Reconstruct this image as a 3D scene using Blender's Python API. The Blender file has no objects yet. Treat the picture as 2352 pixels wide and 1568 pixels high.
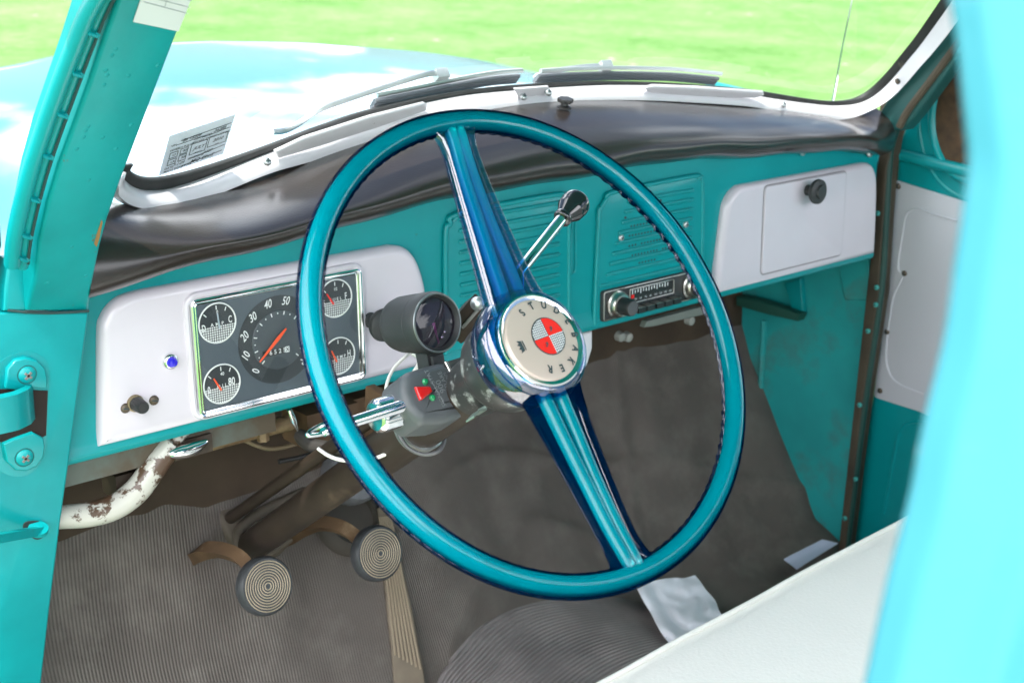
import bpy, math, random
import numpy as np
from mathutils import Matrix, Vector, noise
random.seed(4)
scn = bpy.context.scene
col = scn.collection
A = lambda *v: np.array(v, float)
# ---------------------------------------------------------------- camera
CAM = A(-0.62934, -1.18388, 1.67782)                    # photographer stands outside the driver's door
MR = np.array([[0.76442, -0.19273, 0.61524], [-0.64213, -0.31303, 0.69977], [0.05772, -0.92998, -0.36304]])
FP = 3078.2666                                           # focal length in 2352-wide pixels
H = 1.17                                                 # height of the dashboard gauges above the ground
cd = bpy.data.cameras.new('camera'); cam = bpy.data.objects.new('camera', cd); col.objects.link(cam)
m = Matrix.Identity(4)
for i in range(3):
    m[i][0] = MR[i, 0]; m[i][1] = -MR[i, 1]; m[i][2] = -MR[i, 2]; m[i][3] = CAM[i]
cam.matrix_world = m
cd.sensor_width = 36; cd.lens = FP / 2352 * 36; cd.clip_start = .02; cd.clip_end = 500
cd.dof.use_dof = True; cd.dof.focus_distance = 1.32; cd.dof.aperture_fstop = 9.5
scn.camera = cam
# ---------------------------------------------------------------- sky, sun, exposure
SUN_EL, SUN_AZ = 65, -94                                 # azimuth measured from straight ahead (+Y) towards the right
w = bpy.data.worlds.new('World'); scn.world = w; w.use_nodes = True
nt = w.node_tree; N = nt.nodes; L = nt.links
bg = N['Background']; sky = N.new('ShaderNodeTexSky'); sky.sky_type = 'NISHITA'; sky.sun_disc = False
sky.sun_elevation = math.radians(SUN_EL); sky.sun_rotation = math.radians(SUN_AZ)
sky.air_density = 1.0; sky.dust_density = 1.2
tc = N.new('ShaderNodeTexCoord'); mp = N.new('ShaderNodeMapping'); mp.inputs['Scale'].default_value = (1, 1, 2.6)
mp.inputs['Location'].default_value = (.35, .2, .1)
nz = N.new('ShaderNodeTexNoise'); nz.inputs['Scale'].default_value = 2.3; nz.inputs['Detail'].default_value = 7; nz.inputs['Roughness'].default_value = .58
cr = N.new('ShaderNodeValToRGB'); cr.color_ramp.elements[0].position = .51; cr.color_ramp.elements[1].position = .57
mx = N.new('ShaderNodeMix'); mx.data_type = 'RGBA'
mx.inputs[7].default_value = (27, 27.5, 29, 1)
L.new(tc.outputs['Generated'], mp.inputs[0]); L.new(mp.outputs[0], nz.inputs['Vector']); sxw = N.new('ShaderNodeVectorMath'); sxw.operation = 'DOT_PRODUCT'; sxw.inputs[1].default_value = (-.80, -.45, .25); L.new(tc.outputs['Generated'], sxw.inputs[0])
bm = N.new('ShaderNodeMath'); bm.operation = 'MULTIPLY_ADD'; bm.inputs[1].default_value = .24; mxc = N.new('ShaderNodeMath'); mxc.operation = 'MAXIMUM'; mxc.inputs[1].default_value = 0; L.new(sxw.outputs['Value'], mxc.inputs[0]); L.new(mxc.outputs[0], bm.inputs[0]); L.new(nz.outputs['Fac'], bm.inputs[2]); L.new(bm.outputs[0], cr.inputs[0])   # more cloud on the driver's side
L.new(cr.outputs[0], mx.inputs[0]); L.new(sky.outputs[0], mx.inputs[6]); L.new(mx.outputs[2], bg.inputs[0])
bg.inputs[1].default_value = .10
sd = bpy.data.lights.new('sun', 'SUN'); sd.energy = 3.2; sd.angle = math.radians(.5); sd.color = (1, .95, .87)
sun = bpy.data.objects.new('sun', sd); col.objects.link(sun)
e, a = math.radians(SUN_EL), math.radians(SUN_AZ)
sun.rotation_euler = Vector((math.sin(a) * math.cos(e), math.cos(a) * math.cos(e), math.sin(e))).to_track_quat('Z', 'Y').to_euler()
scn.view_settings.view_transform = 'Standard'; scn.view_settings.look = 'None'
scn.view_settings.exposure = .95; scn.view_settings.gamma = 1
scn.cycles.max_bounces = 10; scn.cycles.transparent_max_bounces = 16; scn.cycles.sample_clamp_indirect = 6
scn.cycles.use_denoising = True
# ---------------------------------------------------------------- measuring helpers (photo point -> place in the truck)
def ray(P): return MR @ A((P[0] - 1176) / FP, (P[1] - 784) / FP, 1)
def onplane(P, pt, n):
    r = ray(P); n = A(*n); return CAM + r * ((n @ (A(*pt) - CAM)) / (n @ r))
def onx(P, x): return onplane(P, (x, 0, 0), (1, 0, 0))
def ony(P, y): return onplane(P, (0, y, 0), (0, 1, 0))
def onz(P, z): return onplane(P, (0, 0, z), (0, 0, 1))
def cm(P, d): return CAM + ray(P) * d
ST, CT = math.sin(math.radians(6)), math.cos(math.radians(6))
DU, DV, DW = A(1, 0, 0), A(0, -ST, -CT), A(0, CT, -ST)   # dashboard face: right, down, into the dash
DO = A(0, 0, H)
def D(u, v, w=0): return DO + DU * u + DV * v + DW * w
def ond(P, w=0):
    X = onplane(P, D(0, 0, w), DW) - DO; return (X @ DU, X @ DV)
def sh(u, v, w):                                         # slide a point seen on the face out to a raised layer
    k = -w / 1.23; return (u + k * (-.629 - u), v + k * (-.381 - v), w)
WC, WN = A(.06878, -.4249, 1.27798), A(.01665, .76173, -.64768)   # steering wheel centre and column direction
W1 = A(1, 0, 0) - WN * WN[0]; W1 /= np.linalg.norm(W1); W2 = np.cross(WN, W1)   # right, down in the wheel plane
def W(x, y, s=0): return WC + W1 * x + W2 * y + WN * s
def onw(P, s):
    X = onplane(P, WC + WN * s, WN) - WC; return (X @ W1, X @ W2)
# ---------------------------------------------------------------- mesh builder
def nrm(v): v = np.array(v, float); return v / (np.linalg.norm(v) + 1e-12)
class MB:
    def __init__(s): s.v = []; s.f = []; s.uv = {}; s.fm = []; s.mi = 0
    def add(s, vs, fs):
        o = len(s.v); s.v += [tuple(map(float, p)) for p in vs]; s.f += [tuple(i + o for i in f) for f in fs]; s.fm += [s.mi] * len(fs); return o
    def grid(s, fn, nu, nv, cu=False, cv=False, uv=None):
        vs = [fn(i / (nu if cu else nu - 1), j / (nv if cv else nv - 1)) for j in range(nv) for i in range(nu)]
        o = len(s.v); fs = []
        for j in range(nv if cv else nv - 1):
            for i in range(nu if cu else nu - 1):
                i2, j2 = (i + 1) % nu, (j + 1) % nv
                fs.append((j * nu + i, j * nu + i2, j2 * nu + i2, j2 * nu + i))
        s.add(vs, fs)
        if uv:
            for j in range(nv):
                for i in range(nu): s.uv[o + j * nu + i] = uv(i / (nu - 1), j / (nv - 1))
        return s
    def tube(s, path, r, n=12, closed=False, caps=True, flat=None):
        P = [A(*p) for p in path]; k = len(P); R = r if hasattr(r, '__len__') else [r] * k
        T = []
        for i in range(k):
            a_, b_ = (P[i - 1], P[(i + 1) % k]) if closed else (P[max(i - 1, 0)], P[min(i + 1, k - 1)])
            T.append(nrm(b_ - a_))
        u = nrm(np.cross(T[0], A(0, 0, 1) if abs(T[0][2]) < .9 else A(1, 0, 0)))
        if flat is not None: u = nrm(np.cross(T[0], flat))
        vs = []
        for i in range(k):
            if flat is not None: u = nrm(np.cross(T[i], flat))
            else: u = nrm(u - T[i] * (u @ T[i]))
            v = np.cross(T[i], u)
            for j in range(n):
                t = 2 * math.pi * j / n; vs.append(P[i] + R[i] * (math.cos(t) * u + math.sin(t) * v))
        fs = [(i * n + j, i * n + (j + 1) % n, ((i + 1) % k) * n + (j + 1) % n, ((i + 1) % k) * n + j)
              for i in range(k if closed else k - 1) for j in range(n)]
        if caps and not closed: fs += [tuple(range(n))[::-1], tuple((k - 1) * n + j for j in range(n))]
        s.add(vs, fs); return s
    def lathe(s, o, ax, prof, n=32, mod=None):
        ax = nrm(ax); u = nrm(np.cross(ax, A(0, 0, 1) if abs(ax[2]) < .9 else A(1, 0, 0))); v = np.cross(ax, u); o = A(*o); k = len(prof)
        vs = []
        for i, (h, r) in enumerate(prof):
            for j in range(n):
                t = 2 * math.pi * j / n; q = r * (mod(i, j) if mod else 1)
                vs.append(o + ax * h + q * (math.cos(t) * u + math.sin(t) * v))
        fs = [(i * n + j, i * n + (j + 1) % n, (i + 1) * n + (j + 1) % n, (i + 1) * n + j) for i in range(k - 1) for j in range(n)]
        fs += [tuple(range(n))[::-1], tuple((k - 1) * n + j for j in range(n))]
        s.add(vs, fs); return s
    def plate(s, out, F, h, r=0, nb=4, back=True, h0=0):
        """outline (2-D) on frame F=(origin, ex, ey, ez) raised to h along ez with a rounded edge of radius r"""
        o, ex, ey, ez = F; P = np.array(out, float); k = len(P)
        ar = sum(P[i][0] * P[(i + 1) % k][1] - P[(i + 1) % k][0] * P[i][1] for i in range(k))
        if ar < 0: P = P[::-1]
        def off(d):
            Q = []
            for i in range(k):
                a_, b_ = nrm(P[i] - P[i - 1]), nrm(P[(i + 1) % k] - P[i])
                na, nb_ = A(-a_[1], a_[0]), A(-b_[1], b_[0]); mm = na + nb_; mm = mm / max(mm @ mm / 2, .35)
                Q.append(P[i] + mm * d)
            return Q
        rings = [(0, h0), (0, h - r)] + [(r * (1 - math.cos(t * math.pi / 2 / nb)), h - r + r * math.sin(t * math.pi / 2 / nb)) for t in range(1, nb + 1)] if r else [(0, h0), (0, h)]
        vs = []
        for d, z in rings:
            for q in off(d): vs.append(o + ex * q[0] + ey * q[1] + ez * z)
        n_ = len(rings)
        fs = [(i * k + j, i * k + (j + 1) % k, (i + 1) * k + (j + 1) % k, (i + 1) * k + j) for i in range(n_ - 1) for j in range(k)]
        fs.append(tuple((n_ - 1) * k + j for j in range(k)))
        if back: fs.append(tuple(range(k))[::-1])
        s.add(vs, fs); return s
    def box(s, c, ex, ey, ez, r=0):
        """half-extent vectors"""
        c, ex, ey, ez = A(*c), A(*ex), A(*ey), A(*ez)
        a_, b_ = np.linalg.norm(ex), np.linalg.norm(ey)
        return s.plate([(-a_, -b_), (a_, -b_), (a_, b_), (-a_, b_)], (c - ez, ex / a_, ey / b_, nrm(ez)), 2 * np.linalg.norm(ez), r, 3)
    def poly(s, pts, ext, r=0):
        """planar outline given in 3-D, thickened by vector ext (away from the seen side)"""
        P = [A(*p) for p in pts]; k = len(P); ez = nrm(sum(np.cross(P[i], P[(i + 1) % k]) for i in range(k)) - np.cross(P[0] * 0, P[0]))
        ext = A(*ext); ez = -ez if ez @ ext > 0 else ez
        ex = nrm(P[1] - P[0]); ex = nrm(ex - ez * (ex @ ez)); ey = np.cross(ez, ex); h = max(-(ez @ ext), 1e-4); c0 = sum(P) / k; o = c0 - ez * h
        return s.plate([((p - c0) @ ex, (p - c0) @ ey) for p in P], (o, ex, ey, ez), h, min(r, h))
def text(mb, body, F, size, align='CENTER', shear=0, bold=0, sx=1, th=.0002, rot=0):
    c = bpy.data.curves.new('t', 'FONT'); c.body = body; c.size = size; c.align_x = align; c.align_y = 'CENTER'; c.shear = shear; c.offset = bold * size; c.resolution_u = 3
    ob = bpy.data.objects.new('t', c); col.objects.link(ob)
    me = bpy.data.meshes.new_from_object(ob.evaluated_get(bpy.context.evaluated_depsgraph_get()))
    o, ex, ey, ez = F; cr_, sr_ = math.cos(rot), math.sin(rot)
    vs = [o + ex * (v.co.x * sx * cr_ - v.co.y * sr_) + ey * (v.co.x * sx * sr_ + v.co.y * cr_) + ez * th for v in me.vertices]
    mb.add(vs, [tuple(p.vertices) for p in me.polygons])
    bpy.data.objects.remove(ob); bpy.data.curves.remove(c); bpy.data.meshes.remove(me)
def rr(u0, u1, v0, v1, r, n=7):
    R = r if hasattr(r, '__len__') else [r] * 4; out = []       # corners: (u1,v1),(u0,v1),(u0,v0),(u1,v0)
    for (cu, cv, t0), q in zip([(u1, v1, 0), (u0, v1, 90), (u0, v0, 180), (u1, v0, 270)], R):
        if q <= 0: out.append((cu, cv)); continue
        x, y = cu + (q if cu == u0 else -q), cv + (q if cv == v0 else -q)
        for i in range(n + 1):
            t = math.radians(t0 + 90 * i / n); out.append((x + q * math.cos(t), y + q * math.sin(t)))
    return out
def smooth(pts, n=8, closed=False):
    P = [A(*p) for p in pts]; k = len(P); out = []
    for i in range(k if closed else k - 1):
        g = lambda j: P[j % k] if closed else P[min(max(j, 0), k - 1)]
        a_, b_, c_, d_ = g(i - 1), g(i), g(i + 1), g(i + 2)
        for t in np.arange(n) / n:
            out.append(.5 * (2 * b_ + (c_ - a_) * t + (2 * a_ - 5 * b_ + 4 * c_ - d_) * t * t + (3 * b_ - a_ - 3 * c_ + d_) * t ** 3))
    if not closed: out.append(P[-1])
    return out
def circ(x, y, r, n=32): return [(x + r * math.cos(2 * math.pi * i / n), y + r * math.sin(2 * math.pi * i / n)) for i in range(n)]
def obj(name, mb, mat, parent=None, ang=40, **props):
    me = bpy.data.meshes.new(name); V = np.array(mb.v)
    base = A(0, 0, 0)
    pw = A(0, 0, 0); q = parent
    while q is not None: pw = pw + A(*q.location); q = q.parent
    c = (V.min(0) + V.max(0)) / 2
    if parent is None: c[2] = V[:, 2].min()
    me.from_pydata([tuple(p) for p in V - c], [], mb.f)
    if mb.uv:
        ul = me.uv_layers.new(name='UVMap')
        for lp in me.loops: ul.data[lp.index].uv = mb.uv.get(lp.vertex_index, (0, 0))
    me.polygons.foreach_set('use_smooth', [True] * len(me.polygons)); me.set_sharp_from_angle(angle=math.radians(ang))
    o = bpy.data.objects.new(name, me); col.objects.link(o); o.parent = parent; o.location = c - pw
    for q in (mat if isinstance(mat, (list, tuple)) else [mat]): me.materials.append(q)
    me.polygons.foreach_set('material_index', mb.fm); me.validate(); me.update()
    for k_, v_ in props.items(): o[k_] = v_
    return o
def empty(name, loc, parent=None, **props):
    o = bpy.data.objects.new(name, None); col.objects.link(o); o.empty_display_size = .05
    pw = A(0, 0, 0); q = parent
    while q is not None: pw = pw + A(*q.location); q = q.parent
    o.parent = parent; o.location = A(*loc) - pw
    for k_, v_ in props.items(): o[k_] = v_
    return o
# ---------------------------------------------------------------- materials
def lin(r, g, b): return tuple(((c / 255) / 12.92 if c <= 10 else ((c / 255 + .055) / 1.055) ** 2.4) for c in (r, g, b)) + (1,)
def mat(name, c, rough=.5, metal=0, coat=0, crough=.05, bump=0, bscale=200, bdist=.0005, dirt=None, dscale=8, dlo=.45, dhi=.62, spec=.5, rvar=0, vary=0, vscale=3, bump2=0, b2scale=20, b2dist=.002):
    M = bpy.data.materials.new(name); M.use_nodes = True; n = M.node_tree.nodes; l = M.node_tree.links; b = n['Principled BSDF']
    b.inputs['Base Color'].default_value = tuple(c) + (1,) if len(c) == 3 else c
    b.inputs['Roughness'].default_value = rough; b.inputs['Metallic'].default_value = metal; b.inputs['Specular IOR Level'].default_value = spec
    b.inputs['Coat Weight'].default_value = coat; b.inputs['Coat Roughness'].default_value = crough
    t = n.new('ShaderNodeTexCoord')
    def nzt(sc, det=4):
        q = n.new('ShaderNodeTexNoise'); q.inputs['Scale'].default_value = sc; q.inputs['Detail'].default_value = det; l.new(t.outputs['Object'], q.inputs['Vector']); return q
    cur = None
    if vary:
        q = nzt(vscale, 5); mm = n.new('ShaderNodeMix'); mm.data_type = 'RGBA'; cc = b.inputs['Base Color'].default_value
        mm.inputs[6].default_value = tuple(x * (1 - vary) for x in cc[:3]) + (1,); mm.inputs[7].default_value = tuple(min(1, x * (1 + vary)) for x in cc[:3]) + (1,)
        rm = n.new('ShaderNodeMapRange'); rm.inputs[1].default_value = .3; rm.inputs[2].default_value = .7; l.new(q.outputs['Fac'], rm.inputs[0]); l.new(rm.outputs[0], mm.inputs[0]); cur = mm.outputs[2]
    if dirt:
        q = nzt(dscale, 8); q.inputs['Roughness'].default_value = .65; r_ = n.new('ShaderNodeMapRange'); r_.inputs[1].default_value = dlo; r_.inputs[2].default_value = dhi
        l.new(q.outputs['Fac'], r_.inputs[0]); mm = n.new('ShaderNodeMix'); mm.data_type = 'RGBA'
        if cur: l.new(cur, mm.inputs[6])
        else: mm.inputs[6].default_value = b.inputs['Base Color'].default_value
        mm.inputs[7].default_value = tuple(dirt) + (1,) if len(dirt) == 3 else dirt
        l.new(r_.outputs[0], mm.inputs[0]); cur = mm.outputs[2]
    if cur: l.new(cur, b.inputs['Base Color'])
    if rvar:
        q = nzt(14, 6); r_ = n.new('ShaderNodeMapRange'); r_.inputs[3].default_value = max(0, rough - rvar); r_.inputs[4].default_value = rough + rvar; l.new(q.outputs['Fac'], r_.inputs[0]); l.new(r_.outputs[0], b.inputs['Roughness'])
    last = None
    for s_, sc, d_ in ((bump2, b2scale, b2dist), (bump, bscale, bdist)):
        if s_:
            q = nzt(sc, 3); bp = n.new('ShaderNodeBump'); bp.inputs['Strength'].default_value = s_; bp.inputs['Distance'].default_value = d_
            l.new(q.outputs['Fac'], bp.inputs['Height'])
            if last: l.new(last, bp.inputs['Normal'])
            last = bp.outputs[0]
    if last: l.new(last, b.inputs['Normal'])
    return M
def thin_glass(name, tint=(1, 1, 1), refl=1.0, rough=.0, ior=1.5):
    M = bpy.data.materials.new(name); M.use_nodes = True; n = M.node_tree.nodes; l = M.node_tree.links; n.remove(n['Principled BSDF'])
    tr = n.new('ShaderNodeBsdfTransparent'); tr.inputs[0].default_value = tuple(tint) + (1,); g = n.new('ShaderNodeBsdfGlossy'); g.inputs['Roughness'].default_value = rough
    fr = n.new('ShaderNodeFresnel'); fr.inputs[0].default_value = ior; mu = n.new('ShaderNodeMath'); mu.operation = 'MULTIPLY'; mu.inputs[1].default_value = refl
    ms = n.new('ShaderNodeMixShader'); ge = n.new('ShaderNodeNewGeometry'); iv = n.new('ShaderNodeMath'); iv.operation = 'SUBTRACT'; iv.inputs[0].default_value = refl; l.new(ge.outputs['Backfacing'], iv.inputs[1]); iv.use_clamp = True; l.new(iv.outputs[0], mu.inputs[1]); l.new(fr.outputs[0], mu.inputs[0]); l.new(mu.outputs[0], ms.inputs[0]); l.new(tr.outputs[0], ms.inputs[1]); l.new(g.outputs[0], ms.inputs[2]); l.new(ms.outputs[0], n['Material Output'].inputs['Surface'])
    return M
def clear_plastic(name, dens, c):
    M = thin_glass(name, (1, 1, 1), 1.0, .025, 2.8); n = M.node_tree.nodes; l = M.node_tree.links
    ms = [q for q in n if q.type == 'MIX_SHADER'][0]; tr = [q for q in n if q.type == 'BSDF_TRANSPARENT'][0]; df = n.new('ShaderNodeBsdfDiffuse'); df.inputs[0].default_value = (.0, .05, .22, 1); m2 = n.new('ShaderNodeMixShader'); m2.inputs[0].default_value = .10
    l.new(tr.outputs[0], m2.inputs[1]); l.new(df.outputs[0], m2.inputs[2]); l.new(m2.outputs[0], ms.inputs[1])
    va = n.new('ShaderNodeVolumeAbsorption'); va.inputs['Color'].default_value = tuple(c) + (1,); va.inputs['Density'].default_value = dens
    l.new(va.outputs[0], n['Material Output'].inputs['Volume']); return M
TEALC = (.0, .255, .27)
teal = mat('teal_paint', TEALC, .34, coat=.22, crough=.12, spec=.35, vary=.08, vscale=9, bump=.02, bscale=60, bdist=.001, dirt=(.05, .10, .06), dscale=26, dlo=.70, dhi=.78)
teal_worn = mat('worn_teal_paint', TEALC, .40, coat=.06, spec=.3, vary=.14, vscale=14, bump=.25, bscale=45, bdist=.0016, dirt=(.16, .11, .05), dscale=34, dlo=.665, dhi=.70)
teal_dirty = mat('dusty_teal_paint', (.014, .34, .34), .5, vary=.2, vscale=6, dirt=(.10, .09, .05), dscale=7, dlo=.5, dhi=.8, bump=.1, bscale=30, bdist=.001)
teal_body = mat('body_paint', (.07, .29, .37), .05, coat=.35, vary=.05, vscale=4, bump=.05, bscale=14, bdist=.001)  # red raised in the base colour in place of sky reflection
white = mat('white_enamel', (.61, .56, .615), .25, coat=.4, vary=.03, vscale=10, dirt=(.35, .28, .2), dscale=50, dlo=.76, dhi=.8)  # lavender tint of the sky light is put into the base colour
white_dull = mat('white_trim_paint', (.72, .70, .73), .3, coat=.3, vary=.04, dirt=(.3, .25, .2), dscale=60, dlo=.7, dhi=.74)
vinyl = mat('black_vinyl', (.020, .014, .011), .34, coat=.85, crough=.24, bump=.35, bscale=420, bdist=.0006, vary=.15, vscale=20, rvar=.05, bump2=.1, b2scale=7, b2dist=.006, spec=.35)
rubber = mat('black_rubber', (.025, .027, .026), .55, vary=.3, vscale=30, dirt=(.12, .11, .08), dscale=40, dlo=.62, dhi=.75)
brown_rubber = mat('old_brown_seal', (.055, .042, .026), .7, vary=.35, vscale=12, bump=.3, bscale=80)
chrome = mat('chrome', (.85, .86, .87), .08, 1)
dullchrome = mat('tarnished_chrome', (.62, .6, .55), .28, 1, dirt=(.12, .08, .05), dscale=45, dlo=.55, dhi=.7)
rust = mat('rusty_steel', (.10, .055, .025), .75, vary=.4, vscale=18, dirt=(.28, .2, .12), dscale=20, dlo=.55, dhi=.75, bump=.4, bscale=120)
darksteel = mat('greasy_dark_steel', (.034, .023, .016), .5, vary=.4, vscale=14, dirt=(.13, .09, .055), dscale=12, dlo=.56, dhi=.78, bump=.25, bscale=90)
black = mat('black_plastic', (.02, .02, .02), .35, vary=.2, vscale=20)
blackmatte = mat('matte_black', (.03, .032, .033), .5, bump=.1, bscale=300, bdist=.0003, vary=.15, vscale=25)
greybox = mat('grey_black_plastic', (.085, .093, .10), .42, bump=.12, bscale=220, bdist=.0004, vary=.2, vscale=25, dirt=(.15, .14, .12), dscale=30, dlo=.6, dhi=.8)
dark = mat('dark_firewall', (.058, .038, .024), .9, vary=.4, vscale=7, dirt=(.07, .05, .03), dscale=9, dlo=.5, dhi=.75)
dialgrey = mat('gauge_face_grey', (.075, .095, .115), .45, vary=.06, vscale=20)
dialdark = mat('gauge_face_dark', (.030, .036, .041), .45)
printw = mat('printed_white', (.72, .74, .74), .5)
orange = mat('orange_needle', (.85, .09, .02), .4)
redm = mat('red_enamel', (.75, .02, .015), .25, coat=.5)
ivory = mat('ivory_badge', (.58, .47, .40), .3, metal=.25, coat=.6)
darkink = mat('dark_ink', (.03, .05, .055), .5)
seatm = mat('white_vinyl', (.90, .87, .82), .42, bump=.4, bscale=230, bdist=.0014, vary=.03, bump2=.15, b2scale=5, b2dist=.01)
paper = mat('white_paper', (.85, .85, .92), .7, vary=.05, vscale=20)
bluelens = mat('blue_lens', (.02, .015, .55), .12, coat=1)
redlens = mat('red_lens', (.62, .012, .012), .1, coat=1)
greenlens = mat('green_lens', (.01, .28, .10), .12, coat=1)
brass = mat('aged_brass', (.30, .24, .15), .4, .9, vary=.3, vscale=60)
brownscrew = mat('old_screw', (.13, .10, .075), .5, .6)
zinc = mat('zinc_steel', (.55, .58, .58), .35, .9)
wirew = mat('white_wire', (.75, .73, .68), .4)
wireg = mat('grey_wire', (.10, .10, .105), .35)
core = mat('teal_wheel_plastic', (.0, .52, .57), .14, spec=1, coat=.5, vary=.06, vscale=12)
shell = clear_plastic('clear_blue_plastic', 170, (.06, .66, .88)); shell2 = clear_plastic('deep_blue_plastic', 300, (.04, .62, .86))
glass = thin_glass('window_glass', (.97, .995, .985), .9)
lens = thin_glass('gauge_glass', (1, 1, 1), .8)
darkglass = thin_glass('smoked_glass', (.8, .76, .82), 1.0)
# ================================================================ SETTING
def ground_mat():
    M = mat('lawn_grass', (.085, .20, .022), .9); n = M.node_tree.nodes; l = M.node_tree.links; b = n['Principled BSDF']
    t = n.new('ShaderNodeTexCoord'); cols = []
    a_ = n.new('ShaderNodeTexNoise'); a_.inputs['Scale'].default_value = 1.1; a_.inputs['Detail'].default_value = 6
    c_ = n.new('ShaderNodeTexNoise'); c_.inputs['Scale'].default_value = 9; c_.inputs['Detail'].default_value = 8; c_.inputs['Roughness'].default_value = .7
    v_ = n.new('ShaderNodeTexVoronoi'); v_.inputs['Scale'].default_value = 3.2
    for q in (a_, c_, v_): l.new(t.outputs['Object'], q.inputs['Vector'])
    r1 = n.new('ShaderNodeValToRGB'); r1.color_ramp.elements[0].position = .35; r1.color_ramp.elements[0].color = (.055, .18, .014, 1); r1.color_ramp.elements[1].position = .68; r1.color_ramp.elements[1].color = (.21, .34, .12, 1)
    ad = n.new('ShaderNodeMath'); ad.operation = 'ADD'; hf = n.new('ShaderNodeMath'); hf.operation = 'MULTIPLY'; hf.inputs[1].default_value = .5
    l.new(a_.outputs[0], ad.inputs[0]); l.new(c_.outputs[0], ad.inputs[1]); l.new(ad.outputs[0], hf.inputs[0]); l.new(hf.outputs[0], r1.inputs[0])
    rv = n.new('ShaderNodeMapRange'); rv.inputs[1].default_value = .02; rv.inputs[2].default_value = .13; rv.inputs[3].default_value = 1; rv.inputs[4].default_value = 0
    l.new(v_.outputs['Distance'], rv.inputs[0]); m_ = n.new('ShaderNodeMath'); m_.operation = 'MULTIPLY'
    r2 = n.new('ShaderNodeMapRange'); r2.inputs[1].default_value = .5; r2.inputs[2].default_value = .62; l.new(a_.outputs[0], r2.inputs[0]); l.new(rv.outputs[0], m_.inputs[0]); l.new(r2.outputs[0], m_.inputs[1])
    mm = n.new('ShaderNodeMix'); mm.data_type = 'RGBA'; mm.inputs[7].default_value = (.6, .62, .5, 1); l.new(m_.outputs[0], mm.inputs[0]); l.new(r1.outputs[0], mm.inputs[6]); l.new(mm.outputs[2], b.inputs['Base Color'])
    bp = n.new('ShaderNodeBump'); bp.inputs['Strength'].default_value = .8; bp.inputs['Distance'].default_value = .05; l.new(c_.outputs[0], bp.inputs['Height']); l.new(bp.outputs[0], b.inputs['Normal'])
    return M
g = MB().grid(lambda s, t: A(-150 + 300 * s, -150 + 300 * t, .06 * noise.noise(Vector((s * 60, t * 60, 0))) if .02 < s < .98 else 0), 120, 120)
obj('lawn', g, ground_mat(), None, kind='structure', label='bright sunlit lawn beyond the windshield')

# ================================================================ TRUCK
truck = empty('pickup_truck', (.505, 0, 0), label='turquoise vintage pickup truck cab with blue steering wheel, driver door open', category='truck')
# ---- windshield surface
def gy(X, z, off): return .146 - .095 * ((X - .505) / .6) ** 2 - .8 * (z - H - .15) - off
def ong(P, off):
    r = ray(P); lo, hi = .5, 4.
    f = lambda t: (lambda X: X[1] - gy(X[0], X[2], off))(CAM + r * t)
    for _ in range(50):
        md = (lo + hi) / 2
        if f(md) < 0: lo = md
        else: hi = md
    return CAM + r * lo
trip = [((289,376),(272,396),(258,424)),((300,392),(286,414),(275,450)),((320,403),(306,430),(304,471)),((347,406),(339,438),(347,479)),((391,401),(391,433),(391,475)),((477,378),(477,406),(477,454)),
 ((612,332),(612,354),(620,397)),((730,288),(730,309),(740,362)),((853,249),(853,268),(857,320)),((1040,211),(1040,224),(1055,263)),((1194,194),(1194,207),(1200,243)),
 ((1339,187.6),(1339,198),(1332,231)),((1426,188),(1426,196),(1426,229)),((1542,192.5),(1542,199),(1542,232)),((1701,204),(1701,214),(1701,242)),
 ((1770,213.6),(1770,226),(1770,252)),((1856,228),(1856,238),(1860,267)),((1913,232),(1918,243),(1934,274)),((1965,223.6),(1977,236),(1992,257)),
 ((2012.6,191),(2027,205),(2052,220)),((2073,121.5),(2087,137),(2114,152)),((2151.5,13),(2164,36),(2192,58))]
OFF = (0, .012, .042)
rows = [[ong(p_, o_) for p_, o_ in zip(q, OFF)] for q in trip]
mir = lambda X: A(1.01 - X[0], X[1], X[2])
top = [[X + (X - Y_) * 4.2 + A(-.03, 0, 0) for X, Y_ in zip(rows[-1], rows[-2])]]
post_r = rows[-4:] + top
left = [[mir(X) for X in q] for q in post_r[::-1]][:-1]
# nudge the mirrored left post so that it meets the measured left corner
d_ = rows[0][0] - left[-1][0]
left = [[X + A(-.028, 0, 0) for X in q] for q in left]
allr = left + rows + top
cur = [smooth([q[k] for q in allr], 6) for k in range(3)]
NS = len(cur[0])
gasket = MB().grid(lambda s, t: (lambda i, a_, b_: a_ + (b_ - a_) * t + A(0, -.006 * math.sin(math.pi * t), .004 * math.sin(math.pi * t)))(int(round(s * (NS - 1))), cur[0][int(round(s * (NS - 1)))], cur[1][int(round(s * (NS - 1)))]), NS, 7)
def trimf(s, t):
    i = int(round(s * (NS - 1))); a_, b_ = cur[1][i], cur[2][i]
    if t > .999: return b_ + A(0, .02, -.004)
    if t < .001: return a_ + A(0, .015, 0)
    t = (t - .12) / .76; bul = math.sin(math.pi * min(max(t, 0), 1)) ** .6
    nn = nrm(A(0, -.8, .62)); return a_ + (b_ - a_) * t + nn * .0055 * bul
trim = MB().grid(trimf, NS, 12)
glassm = MB().grid(lambda s, t: (lambda X, z: A(X, gy(X, z, -.002), z))(-.17 + 1.35 * s, H + .06 + .56 * t), 30, 16)
ws = obj('windshield', glassm, glass, truck)
obj('gasket', gasket, rubber, ws)
tr = obj('windshield_trim', trim, white_dull, truck, label='white metal garnish moulding round the windshield')
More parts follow.
